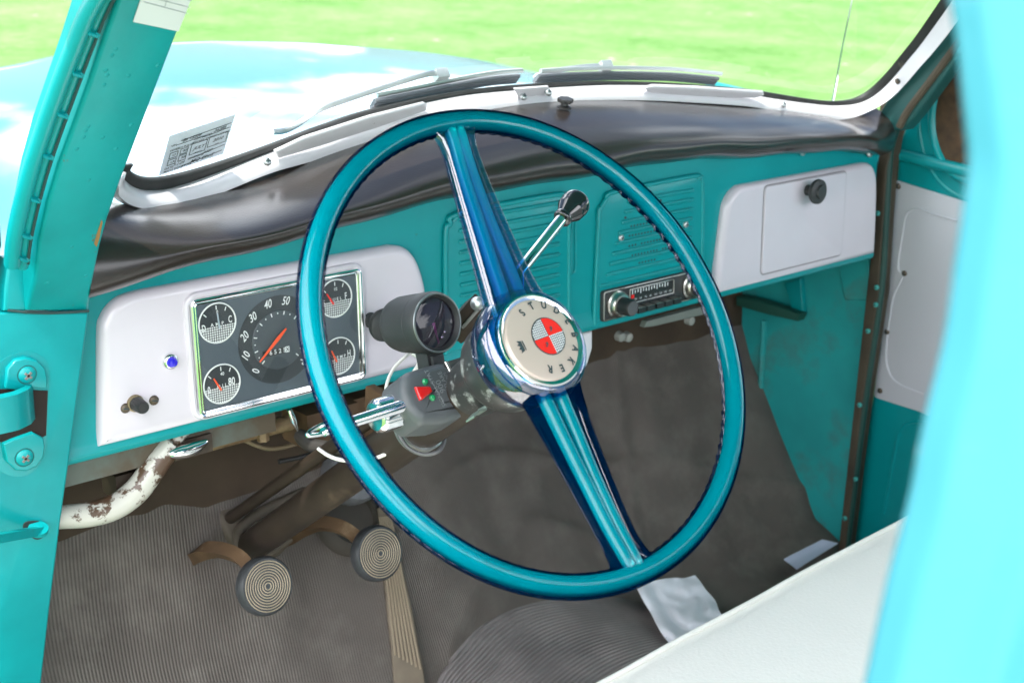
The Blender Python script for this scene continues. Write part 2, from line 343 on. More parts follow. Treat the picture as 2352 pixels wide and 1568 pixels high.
# joint plate, grip rails, screws on the moulding
def ontrim(P, lift=.010): return ong(P, .027 + lift)
pl = MB()
for pts in ([(1181,206),(1260,200),(1275,236),(1268,240),(1212,244),(1200,240)],):
    P3 = [ontrim(q, .004) for q in pts]; pl.poly(P3, A(0, .006, -.003), .0015)
obj('joint_plate', pl, white_dull, tr)
for pts in ([(633,352),(700,318),(850,268),(975,240),(985,245),(983,258),(860,296),(740,335),(640,368)], [(1478,206),(1500,199),(1600,200),(1755,214),(1757,222),(1735,229),(1600,222),(1500,219)]):
    rail = MB(); P3 = [ontrim(q, .006) for q in pts]; rail.poly(P3, A(0, .010, -.006), .004); obj('grip_rail', rail, white_dull, tr)
def screw(parent, o, ax, r, m_=brownscrew, cross=True, name='screw'):
    s = MB(); s.lathe(o, ax, [(-r * .4, r), (r * .15, r), (r * .45, r * .75), (r * .55, r * .3)], 14)
    ax = nrm(ax); u = nrm(np.cross(ax, A(.3, .2, 1))); v = np.cross(ax, u); s.mi = 1
    for d in ((u, v), (v, u)) if cross else ((u, v),):
        s.box(A(*o) + ax * r * .53, d[0] * r * .6, d[1] * r * .13, ax * r * .06)
    return obj(name, s, [m_, darkink], parent)
TN = A(0, -.8, .62)
for P in ((614,371),(1203,222),(1260,212),(1800,240),(2062,187)):
    screw(tr, ontrim(P, .0085), TN, .0048, zinc if P[0] < 1900 else brownscrew)
# ---- dash pad
gb = cur[2]; gbx = [(p_[0], p_[1], p_[2]) for p_ in gb if p_[2] < H + .185]
gbx.sort(); GX = [q[0] for q in gbx]
ctr = [q for q in rows]; CX = [q[2][0] for q in rows[2:18]]; CY = [q[2][1] for q in rows[2:18]]; CZ = [q[2][2] for q in rows[2:18]]
_pz, _py = np.polyfit(CX, CZ, 5), np.polyfit(CX, CY, 5)
CX = list(np.linspace(CX[0], CX[-1], 40)); CZ = [float(np.polyval(_pz, x)) - .002 for x in CX]; CY = [float(np.polyval(_py, x)) for x in CX]
def vl(u): q = (u - .505) / .65; return -.0985 + .043 * q * q + .0022 * math.sin(u * 17) + .0012 * math.sin(u * 41)
def padf(s, t):
    X = -.152 + (1.166 + .152) * s
    xc = min(max(X, CX[0]), CX[-1]); T = A(X, np.interp(xc, CX, CY) + .014, np.interp(xc, CX, CZ) + .0015)
    dX = abs(X - xc); T = T + A(0, .15 * dX, .35 * dX)
    Lw = D(X, vl(X), -.004); endr = min(1, (X + .152) / .02, (1.172 - X) / .02)
    if t > .93: q = (t - .93) / .07; return Lw + DW * .012 * q + A(0, 0, -.003 * math.sin(math.pi * q))
    t /= .93
    ND = .046 * min(1, .3 + .7 * max(0, (1.166 - X) / .09)); yN, zN = Lw[1] - ND, Lw[2] + .026
    if t < .72: q = math.pi / 2 * t / .72; p_ = A(X, T[1] - (T[1] - yN) * math.sin(q) ** 1.0, zN + (T[2] - zN) * math.cos(q))
    else: q = math.pi / 2 * (t - .72) / .28; p_ = A(X, Lw[1] - ND * math.cos(q), zN - .026 * math.sin(q))
    nz_ = noise.noise(Vector((X * 4, t * 2.5, 1.3))) * .0012 + noise.noise(Vector((X * 13, t * 5, 4.3))) * .0004
    return p_ + A(0, -1, .5) * nz_ * math.sin(math.pi * t)
pad = obj('dash_pad', MB().grid(padf, 110, 26), vinyl, truck, 60, label='padded black vinyl dashboard top')
for P in ((230,651),(631,545),(1442,375),(1845,350),(1998,354),(1060,490)):
    u, v = ond(P, -.006); screw(pad, D(u, v, -.006), -DW, .0052, zinc)
kn = MB(); P0 = onz((1296,248), H + .171)
kn.lathe(P0, (0, -.1, 1), [(0, .0095), (.0018, .0095), (.0035, .005), (.007, .0045)], 24)
kn.lathe(P0, (0, -.1, 1), [(.007, .0055), (.0075, .0092), (.011, .0098), (.0125, .009), (.0128, .002)], 48, lambda i, j: 1 + .10 * math.cos(6 * 2 * math.pi * j / 48))
obj('defroster_knob', kn, black, truck)
# ---- dashboard face
FD = (DO, DU, -DV, -DW)                                   # outlines on the face use (u, -v)
UV = lambda pts: [(u, -v) for u, v in pts]
def dashf(s, t):
    u = -.20 + 1.351 * s
    prof = [(-.20, .0), (.085, 0), (.098, -.003), (.106, -.006), (.112, -.004), (.1145, .002), (.1135, .02), (.112, .06)]
    i = t * (len(prof) - 1); k = min(int(i), len(prof) - 2); f = i - k
    v = (vl(u) + .006 if k == 0 and f == 0 else prof[k][0] * (1 - f) + prof[k + 1][0] * f) if k else (vl(u) - .012) * (1 - f) + .085 * f; w_ = prof[k][1] * (1 - f) + prof[k + 1][1] * f
    return D(u, v, w_)
dash = obj('dashboard', MB().grid(dashf, 60, 29), teal, truck, 50)
def bead(path, r, wd=0, n=10):                             # raised rib on the face, path in (u,v)
    s = MB(); s.tube([D(u, v, wd) for u, v in path], r, n); return s
def ribs(mb, rows_, r=.0034):
    for u0, u1, v in rows_:
        mb.plate(UV(rr(u0, u1, v - r * .5, v + r * .5, r * .49, 4)), (D(0, 0, -.0040), DU, -DV, -DW), .0036, .0023, 4)
# left ribbed panel
lp = MB().plate(UV([(.294, .095), (.298, -.046), (.3045, -.063), (.320, -.0745), (.470, -.0775), (.488, -.072), (.4965, -.060), (.4975, .095)]), FD, .0042, .004)
lp.tube([D(u, v, -.0028) for u, v in smooth([(.296, .095), (.3, -.045), (.307, -.061), (.322, -.0725), (.470, -.0755), (.486, -.070), (.494, -.058), (.495, .095)], 6)], .0036, 10)
for i in range(11): 
    v = -.0655 + .0132 * i; ribs(lp, [(.318, .478, v)], .0052)
obj('ribbed_panel', lp, teal, dash)
# right speaker panel
def lu(v): return .5555 + (.592 - .5555) * (.041 - v) / .0902
rp = MB().plate(UV([(.5385, .1065), (.5445, -.035), (.549, -.050), (.559, -.0615), (.574, -.0685), (.722, -.0715), (.737, -.066), (.7455, -.052), (.7505, .1065)]), FD, .0046, .0042)
rp.tube([D(u, v, -.003) for u, v in smooth([(.5405, .1065), (.5475, -.033), (.552, -.049), (.561, -.059), (.575, -.066), (.722, -.069), (.735, -.064), (.743, -.051), (.7475, .1065)], 6)], .0034, 10)
for v in (-.0505, -.0377, -.0245, -.0112, .002, .0152, .0278, .0413): ribs(rp, [(lu(v) + .004, .7235, v)], .0056)
ribs(rp, [(.548, .738, .0545)], .005)
rp.mi = 1
for v, u0, u1 in ((-.0175, .605, .685), (-.005, .602, .688), (.0085, .602, .69), (.0222, .608, .684), (.0346, .6215, .653)):
    k = int((u1 - u0) / .0058)
    for i in range(k + 1):
        if random.random() < .93: rp.lathe(D(u0 + .0058 * i, v + .0006, -.0042), -DW, [(0, .0016), (.0006, .0016)], 8)
for u, v in ((.640, -.0585), (.594, -.030), (.66, -.044)): rp.lathe(D(u, v, -.0042), -DW, [(0, .002), (.0006, .002)], 8)
spk = obj('speaker_panel', rp, [teal, dialdark], dash)
for u, v in ((.5866, -.0042), (.7102, -.0044)): screw(spk, D(u, v, -.005), -DW, .0048, zinc)
cb = MB(); cb.tube([D(u, v, -.0005) for u, v in smooth([(.512, -.066), (.509, -.03), (.509, .02), (.505, .03), (.502, .02), (.503, -.04), (.507, -.066)], 6)], .0018, 8)
obj('pressed_bead', cb, teal, dash)
# ---- radio
radio = obj('radio', MB().plate(UV(rr(.5495, .7365, .0612, .1030, .004, 3)), FD, .010, .0015, h0=.003), blackmatte, truck, label='old push-button car radio with two knobs')
rt = MB().tube([D(u, v, -.0105) for u, v in rr(.5515, .7345, .0628, .1012, .003, 3)], .0008, 6, True)
obj('edge_trim', rt, dullchrome, radio)
dl = MB().plate(UV(rr(.598, .6825, .0668, .0860, .001, 2)), (D(0, 0, -.0102), DU, -DV, -DW), .0006)
dl.mi = 1
for i in range(14): dl.box(D(.603 + .0052 * i, .0705 + .0006 * (i % 2), -.0112), DU * .0007, DV * (.0022 if i % 3 else .0035), DW * .0002)
dl.mi = 2; dl.box(D(.6035, .077, -.0112), DU * .0028, DV * .0026, DW * .0002)
dl.mi = 3; dl.tube([D(u, v, -.0112) for u, v in rr(.598, .6825, .0668, .0860, .001, 2)], .0008, 6, True)
FB = lambda u, v, w_: (D(u, v, w_), DU, -DV, -DW)
dl.mi = 1
for i, t_ in enumerate(('54', '60', '70', '80', '100', '120', '140', '160')): text(dl, t_, FB(.609 + .0095 * i, .0815, -.0112), .0042)
obj('tuning_dial', dl, [black, printw, redm, dullchrome], radio)
for i in range(5):
    b = MB().box(D(.6085 + .0172 * i, .0942, -.017), DU * .0070, DV * .0035, DW * .008, .001); b.mi = 1
    b.box(D(.6085 + .0172 * i, .0910, -.0185), DU * .0068, DV * .0009, DW * .0062, .0003)
    obj('push_button', b, [black, dullchrome], radio)
for u in (.5745, .7185):
    b = MB(); b.lathe(D(u, .0822, -.010), -DW, [(0, .0185), (.003, .0185), (.0045, .0165), (.010, .0160), (.012, .0145), (.013, .005)], 36)
    b.mi = 1; b.lathe(D(u, .0822, -.010), -DW, [(.0118, .0120), (.028, .0112), (.0305, .0100)], 36)
    b.mi = 2; b.lathe(D(u, .0822, -.010), -DW, [(.0303, .0097), (.0312, .0094), (.0313, .001)], 36)
    obj('radio_knob', b, [dullchrome, black, mat('grey_knob_cap', (.09, .09, .095), .35)], radio)
# ---- white instrument panel
ipo = smooth([(-.1425, .1005), (-.137, .045), (-.1303, -.0165), (-.1255, -.031), (-.1165, -.0415), (-.104, -.048), (-.085, -.0505)], 5) + smooth([(.2185, -.0505), (.237, -.0455), (.250, -.034), (.259, -.016), (.2655, .010), (.266, .045), (.2655, .1005)], 5)
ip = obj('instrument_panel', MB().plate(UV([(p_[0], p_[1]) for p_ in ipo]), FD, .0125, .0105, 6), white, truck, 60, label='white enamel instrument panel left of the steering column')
s_ = lambda u, v, w_=-.0125: sh(u, v, w_)[:2]
bz = MB().tube([D(*s_(u, v), -.0125) for u, v in rr(-.0335, .1815, -.0335, .0985, .012, 5)], .0036, 8, True)
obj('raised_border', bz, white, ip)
u0, v0 = s_(-.0275, -.0280); u1, v1 = s_(.1785, .0975)
cf = MB().tube([D(u, v, -.0145) for u, v in rr(u0, u1, v0, v1, .005, 4)], .0026, 8, True).tube([D(u, v, -.0135) for u, v in rr(u0 + .0036, u1 - .0036, v0 + .0036, v1 - .0036, .003, 4)], .0016, 8, True)
obj('chrome_bezel', cf, chrome, ip)
WF = -.0129
G = lambda u, v, w_=0: (lambda q: D(q[0], q[1], WF - w_))(s_(u, v))
GF = lambda u, v, w_=0: (G(u, v, w_), DU, -DV, -DW)
fc = MB().plate(UV(rr(u0 + .002, u1 - .002, v0 + .002, v1 - .002, .003, 4)), (D(0, 0, -.0122), DU, -DV, -DW), .0007)
SC = (.0715, .0325)
fc.mi = 1; fc.plate(circ(0, 0, .0485, 64), GF(*SC), .0004)
fc.mi = 2; fc.plate(circ(0, 0, .0325, 64), GF(*SC, .0004), .0012, .001)
fc.mi = 3
for i in range(10):
    a_ = math.radians(-135 + 30 * i); ca, sa = math.cos(a_), math.sin(a_)
    text(fc, str(10 * i), GF(SC[0] + .0425 * sa, SC[1] - .0425 * ca, .0004), .0128, shear=.28, bold=.012, sx=.72, rot=-a_ * .55)
for i in range(19):
    a_ = math.radians(-135 + 15 * i); rd = nrm(DU * math.sin(a_) - DV * math.cos(a_)); o = G(*SC, .0019) + rd * .0295
    tn = np.cross(rd, DW)
    fc.box(o, rd * (.0020 if i % 2 == 0 else .0007), tn * .00055, DW * .0002)
fc.mi = 4; fc.box(G(.0668, .0450, .0018), DU * .0165, DV * .0034, DW * .0002)
fc.mi = 3
for i, ch in enumerate(' 6525'): text(fc, ch, GF(.0542 + .0057 * i, .0450, .0021), .0068, bold=.02)
fc.mi = 3; fc.box(G(.0805, .0450, .0020), DU * .0026, DV * .0032, DW * .0002)
fc.mi = 4; text(fc, 'X', GF(.0805, .0450, .0024), .006, bold=.02)
a_ = G(.0448, .0516, .0045); b_ = G(.0796, .0208, .0045); d = nrm(b_ - a_); nn = nrm(np.cross(d, DW)); c_ = a_ + (b_ - a_) * .7
fc.mi = 5; fc.poly([a_ - nn * .0006, c_ - nn * .0021, b_ - nn * .0009, b_ + nn * .0009, c_ + nn * .0021, a_ + nn * .0006], DW * .0009, .0003)
obj('speedometer', fc, [dialgrey, dialdark, mat('dial_centre_grey', (.055, .067, .078), .4), printw, black, orange], ip)
def grid_mat():
    M = mat('gauge_mesh_print', (.6, .62, .62), .5); n = M.node_tree.nodes; l = M.node_tree.links; uvn = n.new('ShaderNodeUVMap'); sx_ = n.new('ShaderNodeSeparateXYZ'); l.new(uvn.outputs[0], sx_.inputs[0]); o = []
    for k in (0, 1):
        f_ = n.new('ShaderNodeMath'); f_.operation = 'FRACT'; l.new(sx_.outputs[k], f_.inputs[0]); g_ = n.new('ShaderNodeMath'); g_.operation = 'GREATER_THAN'; g_.inputs[1].default_value = .30; l.new(f_.outputs[0], g_.inputs[0]); o.append(g_)
    mu = n.new('ShaderNodeMath'); mu.operation = 'MULTIPLY'; l.new(o[0].outputs[0], mu.inputs[0]); l.new(o[1].outputs[0], mu.inputs[1])
    mm = n.new('ShaderNodeMix'); mm.data_type = 'RGBA'; mm.inputs[6].default_value = (.04, .045, .05, 1); mm.inputs[7].default_value = (.66, .68, .68, 1); l.new(mu.outputs[0], mm.inputs[0]); l.new(mm.outputs[2], n['Principled BSDF'].inputs['Base Color']); return M
gridm = grid_mat()
def gauge(cu, cv, texts, ang, length, piv, needle, lab):
    r = .0213; s = MB(); s.plate(circ(0, 0, r, 48), GF(cu, cv), .0006)
    s.mi = 1; s.tube([G(cu + x, cv - y, .0010) for x, y in circ(0, 0, r, 48)], .00085, 6, True)
    s.mi = 2; seg = []
    for i in range(25):
        t = math.radians(190 + 160 * i / 24); seg.append((r * .97 * math.cos(t), r * .97 * math.sin(t)))
    o0 = len(s.v); s.plate(seg, GF(cu, cv), .0009, back=False)
    for i in range(o0, len(s.v)):
        X = A(*s.v[i]) - G(cu, cv); s.uv[i] = ((X @ DU) / .00255 + 50, (X @ DV) / .00255 + 50)
    s.mi = 1
    for t_, x, y, sz, sxx in texts: text(s, t_, GF(cu + x, cv + y, .0008), sz, bold=.02, sx=sxx)
    for x, y, tl in ((0, -.0165, 0), (.0105, -.0135, .35), (-.0135, -.0100, -.75)):
        rd = nrm(DU * math.sin(tl) - DV * math.cos(tl)); s.box(G(cu + x, cv + y, .0008), rd * .0021, np.cross(rd, DW) * .0005, DW * .0002)
    s.mi = 3; a_ = math.radians(ang); p0 = G(cu + piv[0], cv + piv[1], .0026); rd = nrm(DU * math.sin(a_) - DV * math.cos(a_)); nn = np.cross(rd, DW)
    s.poly([p0 - nn * .0011, p0 + nn * .0011, p0 + rd * length + nn * .0007, p0 + rd * length - nn * .0007], DW * .0006, .0002)
    obj('gauge', s, [dialdark, printw, gridm, needle], ip, label=lab)
palen = mat('pale_needle', (.45, .52, .58), .3, .5); redn = mat('red_needle', (.8, .02, .015), .4)
gauge(0, 0, [('D', -.0160, .0035, .0105, .6), ('C', .0150, -.0010, .0105, .6), ('0', .0008, -.0115, .0055, .7), ('A', -.0062, .0013, .005, 1), ('M', -.0003, .0013, .005, 1), ('P', .0060, .0013, .005, 1)], -5, .0170, (.0016, .0060), palen, 'ammeter with pale upright needle')
gauge(0, .0669, [('0', -.0155, .0040, .0105, .6), ('80', .0115, .0000, .0115, .7), ('40', .0012, -.0108, .0050, .9), ('O', -.0040, .0022, .005, 1), ('I', .0006, .0022, .005, 1), ('L', .0046, .0022, .005, 1)], -28, .0165, (-.0018, .0066), orange, 'oil pressure gauge with orange needle')
gauge(.1459, -.0004, [('E', -.0155, .0035, .0100, .6), ('F', .0135, .0000, .0110, .6), ('1/2', .0005, -.0105, .0048, .8), ('F', -.0065, .0012, .005, 1), ('U', -.0020, .0012, .005, 1), ('E', .0026, .0012, .005, 1), ('L', .0068, .0012, .005, 1)], -32, .0155, (-.0035, .0060), redn, 'fuel gauge with red needle')
gauge(.1464, .0667, [('C', -.0155, .0035, .0100, .6), ('H', .0138, .0000, .0110, .6), ('T', -.0058, .0015, .005, 1), ('E', -.0015, .0015, .005, 1), ('M', .0032, .0015, .005, 1), ('P', .0080, .0015, .005, 1)], -24, .0155, (-.0035, .0060), orange, 'temperature gauge with orange needle')
obj('gauge_glass', MB().plate(UV(rr(u0 + .002, u1 - .002, v0 + .002, v1 - .002, .003, 4)), (D(0, 0, -.0195), DU, -DV, -DW), .0012), lens, ip)
# controls on the white panel
def pan(u, v, w_=-.0125): return D(*s_(u, v, w_), w_)
b = MB(); b.lathe(pan(-.0558, .0302), -DW, [(0, .0088), (.002, .0086), (.0045, .0072), (.0050, .006)], 32); b.mi = 1; b.lathe(pan(-.0558, .0302), -DW, [(.003, .0061), (.006, .0058), (.0085, .0042), (.0092, .001)], 28)
obj('indicator_lamp', b, [chrome, bluelens], truck, label='blue indicator lamp in chrome ring on white panel')
b = MB(); b.lathe(pan(-.0975, .0660), -DW, [(0, .0090), (.0025, .0088), (.003, .0065), (.010, .0065)], 28); b.mi = 1
b.lathe(pan(-.0975, .0660), -DW, [(.004, .0073), (.019, .0062), (.0205, .0052), (.0207, .001)], 60, lambda i, j: 1 + .05 * (j % 3 == 0))
obj('dimmer_knob', b, [brass, black], truck)
for u, v in ((-.1081, .0690), (-.0771, .0677)): screw(ip, pan(u, v), -DW, .0052, brownscrew, False)
b = MB(); o = pan(.1915, .0335); b.lathe(o, -DW, [(0, .009), (.003, .009), (.004, .0075), (.024, .0070)], 24); b.lathe(o, -DW, [(.022, .011), (.0225, .0175), (.0265, .0190), (.030, .0184), (.034, .013), (.035, .004)], 40); b.mi = 1; b.lathe(o, -DW, [(.0345, .0075), (.038, .0065), (.0385, .002)], 20)
obj('choke_knob', b, [blackmatte, dullchrome], truck)
# ---- glove box
gp = smooth([(.7685, .1045), (.777, .040), (.7845, -.012), (.790, -.028), (.800, -.0385), (.8145, -.0455)], 5) + smooth([(1.105, -.0455), (1.124, -.0415), (1.1365, -.0275), (1.1425, -.005), (1.1465, .050), (1.1485, .1045)], 5)
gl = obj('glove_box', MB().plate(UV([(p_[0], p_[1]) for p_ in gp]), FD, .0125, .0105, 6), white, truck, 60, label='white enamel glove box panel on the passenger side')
gu0, gv0 = s_(.8800, -.0350); gu1, gv1 = s_(1.0720, .0950)
gd = MB().plate(UV(rr(gu0, gu1, gv0, gv1, .007, 4)), (D(0, 0, -.0128), DU, -DV, -DW), .0022, .0018)
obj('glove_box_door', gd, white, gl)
b = MB().tube([D(u, v, -.0123) for u, v in rr(gu0 - .0012, gu1 + .0012, gv0 - .0012, gv1 + .0012, .008, 4)], .0009, 6, True)
obj('door_gap', b, mat('gap_shadow_line', (.26, .24, .25), .8), gl)  # grey bead paints the shadow line of the door gap
b = MB(); o = D(*s_(.9790, -.0180, -.014), -.014); b.lathe(o, -DW, [(0, .0085), (.012, .0075), (.016, .008)], 24); b.lathe(o, -DW, [(.014, .010), (.015, .0165), (.018, .0185), (.022, .0180), (.024, .015), (.0245, .0105), (.028, .0095), (.0285, .003)], 40)
obj('glove_box_knob', b, blackmatte, gl)
# ================================================================ STEERING WHEEL
RW, RT = .204, .0106
sw = empty('steering_wheel', WC, truck, label='two-spoke steering wheel of clear blue over teal plastic')
def wheel_tube(r, s0, bumps=0, n=20, k=440):
    mb = MB(); 
    def f(a, b):
        t = 2 * math.pi * a; p_ = 2 * math.pi * b; q = r
        if bumps:
            back = max(0, math.sin(p_ + .75)) ** 1.5; q = r + bumps * back * (math.cos(112 * t))
        return W((RW - q * math.cos(p_)) * math.sin(t), -(RW - q * math.cos(p_)) * math.cos(t), s0 + q * math.sin(p_))
    return mb.grid(f, k, n, True, True)
obj('rim', wheel_tube(RT, 0, .0007), shell, sw, 60)
obj('rim_core', wheel_tube(.0086, -.0010, 0, 16, 200), core, sw, 60)
def spoke(sgn, shrink, dep, grooves):
    """loft from hub to rim; sgn -1 = up, +1 = down"""
    st = [(.030, .031, .0135, .012), (.050, .0275, .0125, .013), (.08, .0235, .0112, .012), (.115, .0205, .0102, .0095), (.15, .0178, .0094, .0065), (.175, .0165, .0088, .0035), (.188, .0185, .0085, .0012), (.195, .022, .0065, .0)]
    n = 40; mb = MB()
    def f(a, b):
        i = b * (len(st) - 1); k = min(int(i), len(st) - 2); g = i - k
        q = [st[k][m_] * (1 - g) + st[k + 1][m_] * g for m_ in range(4)]
        p_ = 2 * math.pi * a; c, s__ = math.cos(p_), math.sin(p_)
        x = math.copysign(abs(c) ** .55, c) * q[1] * shrink; z = math.copysign(abs(s__) ** .7, s__) * q[2] * dep
        if s__ < 0 and grooves:                               # face towards the driver: two side flutes and three fine ribs
            xx = x / q[1]; z += .0022 * math.exp(-((abs(xx) - .60) / .10) ** 2) * min(1, q[1] / .02); z += .0006 * math.cos(xx * 46) * math.exp(-((xx - .10) / .16) ** 4)
        return W(x * (1 if sgn < 0 else 1), sgn * q[0], q[3] + z)
    mb.grid(f, n if not grooves else 96, 30, True, False)
    nn = n if not grooves else 96; o = len(mb.v)
    mb.f += [tuple(range(nn))[::-1], tuple(o - nn + j for j in range(nn))]; mb.fm += [0, 0]
    return mb
for sg in (-1, 1):
    sp_ = obj('spoke', spoke(sg, 1, 1, True), shell2, sw, 50)
    cmb = MB()
    for x0 in (-.0042, .0042):
        pts = [(x0 * 2.0 - .001, .04, .012), (x0 * 1.7, .08, .011), (x0 * 1.3, .12, .0085), (x0 * 1.1, .16, .0045), (x0, .19, -.001), (x0, .201, -.0014)]
        cmb.tube([W(x, sg * y, z + .0002) for x, y, z in smooth(pts, 5)], [.0066 - .0012 * i / 25 for i in range(26)], 12)
    obj('spoke_core', cmb, core, sp_, 60)
hub = MB().lathe(W(0, 0, 0), -WN, [(-.040, .036), (-.038, .043), (-.030, .0490), (-.018, .0515), (-.008, .0505), (-.002, .0475), (.001, .044), (.0015, .040)], 64)
hb = obj('hub', hub, shell2, sw, 60)
obj('hub_core', MB().lathe(W(0, 0, 0), -WN, [(-.034, .034), (-.024, .040), (-.010, .0415), (-.004, .039), (-.003, .03)], 48), core, hb, 60)
bd = MB().lathe(W(0, 0, 0), -WN, [(-.004, .0412), (.0005, .0415), (.0028, .0408), (.0036, .0393), (.0026, .0378), (.0022, .02)], 72)
hr = obj('horn_ring', bd, chrome, sw)
badge = MB().lathe(W(0, 0, 0), -WN, [(.0015, .0358), (.0030, .0356), (.0040, .0343), (.0046, .028), (.0047, .015)], 72)
SB = -.0049
def P5(x, y): return ((1500 + x / 3.1367) * .68056, (900 + y / 3.1367) * .68056)
WFm = lambda x, y, s=SB: (W(x, y, s), W1, -W2, -WN)
badge.mi = 1
ec = onw(P5(1100, 735), SB)
for ch, x, y in (('S',825,490),('T',920,418),('U',1050,410),('D',1185,465),('E',1305,575),('B',1375,717),('A',1385,868),('K',1342,995),('E',1245,1068),('R',1120,1080)):
    px_, py_ = onw(P5(x, y), SB); ph = math.atan2(-(py_ - ec[1]), px_ - ec[0])
    text(badge, ch, WFm(px_, py_), .0090, bold=.035, sx=.85, rot=ph - math.pi / 2)
cx_, cy_ = onw(P5(818, 842), SB); ph = math.atan2(-(cy_ - ec[1]), cx_ - ec[0]); up = W1 * math.cos(ph) - W2 * math.sin(ph); rt_ = np.cross(up, -WN) ; o = W(cx_, cy_, SB - .0003)
for pts in ([(-.0042, -.0012), (.0042, -.0012), (.0055, .0032), (.003, .0012), (.0018, .0042), (0, .0014), (-.0018, .0042), (-.003, .0012), (-.0055, .0032)], [(-.0042, -.0030), (.0042, -.0030), (.0042, -.0020), (-.0042, -.0020)]):
    vs = [o + rt_ * a_ + up * b_ for a_, b_ in pts]; k = len(vs)
    badge.add(vs + [o - WN * .00005], [(i, (i + 1) % k, k) for i in range(k)] if k > 4 else [tuple(range(4))])
# round emblem: two red and two checked quarters
ea = onw(P5(1010, 550), SB); eb = onw(P5(1245, 678), SB); ER = .5 * (math.hypot(ea[0] - ec[0], ea[1] - ec[1]) + math.hypot(eb[0] - ec[0], eb[1] - ec[1])) * .98
badge.plate(circ(0, 0, ER + .0009, 48), WFm(*ec), .0004)
a0 = math.atan2(-(ea[1] - ec[1]), ea[0] - ec[0])
for q in range(4):
    t1 = a0 - q * math.pi / 2; seg = [(0, 0)] + [(ER * math.cos(t1 - i * math.pi / 24), ER * math.sin(t1 - i * math.pi / 24)) for i in range(13)]
    badge.mi = 2 if q % 2 == 0 else 3; o0 = len(badge.v); badge.plate(seg, WFm(ec[0], ec[1]), .0008, back=False)
    for i in range(o0, len(badge.v)):
        X = A(*badge.v[i]) - W(*ec, SB); ca, sa = math.cos(a0), math.sin(a0); x, y = X @ W1, -(X @ W2); badge.uv[i] = ((x * ca + y * sa) / .0019 + 50, (-x * sa + y * ca) / .0019 + 50)
    if q % 2 == 0:
        tm = t1 - math.pi / 4; badge.mi = 1; ctr_ = (ec[0] + .5 * ER * math.cos(tm), ec[1] - .5 * ER * math.sin(tm))
        text(badge, 's', WFm(ctr_[0], ctr_[1], SB - .0009), .0095, rot=-.5, sx=.6, bold=.02); badge.box(W(ctr_[0], ctr_[1], SB - .0010), (W1 * .8 + W2 * .6) * .0015, (W1 * -.6 + W2 * .8) * .0003, WN * .0001)
obj('horn_button', badge, [ivory, darkink, redm, gridm], sw, 30, label='cream horn button lettered STUDEBAKER round a red and checked emblem')
# ================================================================ COLUMN
CD = nrm(WN + W1 * .045)                                   # the column leans a little to the right
def Cc(s): return WC + CD * s
colm = MB().lathe(WC, CD, [(.05, .0235), (.34, .0235), (.36, .0195), (.80, .0195)], 24)
sc = obj('steering_column', colm, darksteel, truck, label='greasy dark steering column')
worn = mat('worn_black_collar', (.03, .03, .03), .4, dirt=(.42, .42, .41), dscale=70, dlo=.55, dhi=.70, bump=.3, bscale=80)
obj('collar', MB().lathe(WC, CD, [(.034, .036), (.040, .0415), (.050, .0425), (.064, .0415), (.072, .038), (.078, .029), (.120, .027)], 48), worn, sc)
b = MB(); h0, h1 = cm((1062, 752), 1.30), cm((1112, 694), 1.285); o = (h0 + h1) / 2; hd_ = (h1 - h0) / 2; b.box(o + CD * .012, hd_ * 1.1, nrm(np.cross(hd_, CD)) * .012, CD * .012, .003)
obj('shift_housing', b, darksteel, sc)
b = MB(); b.box(o - CD * .001, hd_ * 1.05, nrm(np.cross(hd_, CD)) * .0015, CD * .003, .0005); b.lathe(cm((1097, 697), 1.275), nrm(-W1 - CD * .6), [(0, .007), (.003, .0065), (.005, .004), (.0055, .001)], 20)
obj('bolt', b, zinc, sc)
# shift rod and floor plate at the foot of the column
fp = Cc(.745)
rodb = onplane((545, 1178), fp - A(0, .02, -.02), (0, -.72, .70)); rodt = onplane((735, 1045), Cc(.47) + A(-.05, 0, .04), CD)
obj('shift_rod', MB().tube([rodb + (rodb - rodt) * .2, rodb, rodt, rodt + (rodt - rodb) * .8], .0078, 12), darksteel, sc)
pn = nrm(A(0, -.72, .70)); pu = A(1, 0, 0); pv = np.cross(pn, pu)
b = MB(); pts = smooth([((P_ - fp) @ pu, (P_ - fp) @ pv) for P_ in [onplane(q, fp, pn) for q in [(500, 1160), (530, 1142), (575, 1165), (640, 1215), (660, 1250), (640, 1272), (590, 1280), (550, 1262), (515, 1215)]]], 5, True)
b.plate([(x, y) for x, y in pts], (fp - pn * .012, pu, pv, pn), .014, .006)
b.tube(smooth([onplane(q, fp + pn * .004, pn) for q in [(700, 1128), (620, 1165), (572, 1195), (548, 1222), (549, 1254), (578, 1276), (615, 1272), (650, 1246), (735, 1180)]], 6), .0068, 10)
obj('floor_plate', b, mat('dusty_cast_plate', (.11, .088, .066), .7, vary=.3, vscale=14, bump=.3, bscale=60), sc)
# clamp under the dash that carries the column
b = MB(); b.box(Cc(.43) + A(.06, .02, .03), A(.006, 0, 0), A(0, .02, 0), A(0, 0, .055), .002)
obj('column_bracket', b, rust, sc)
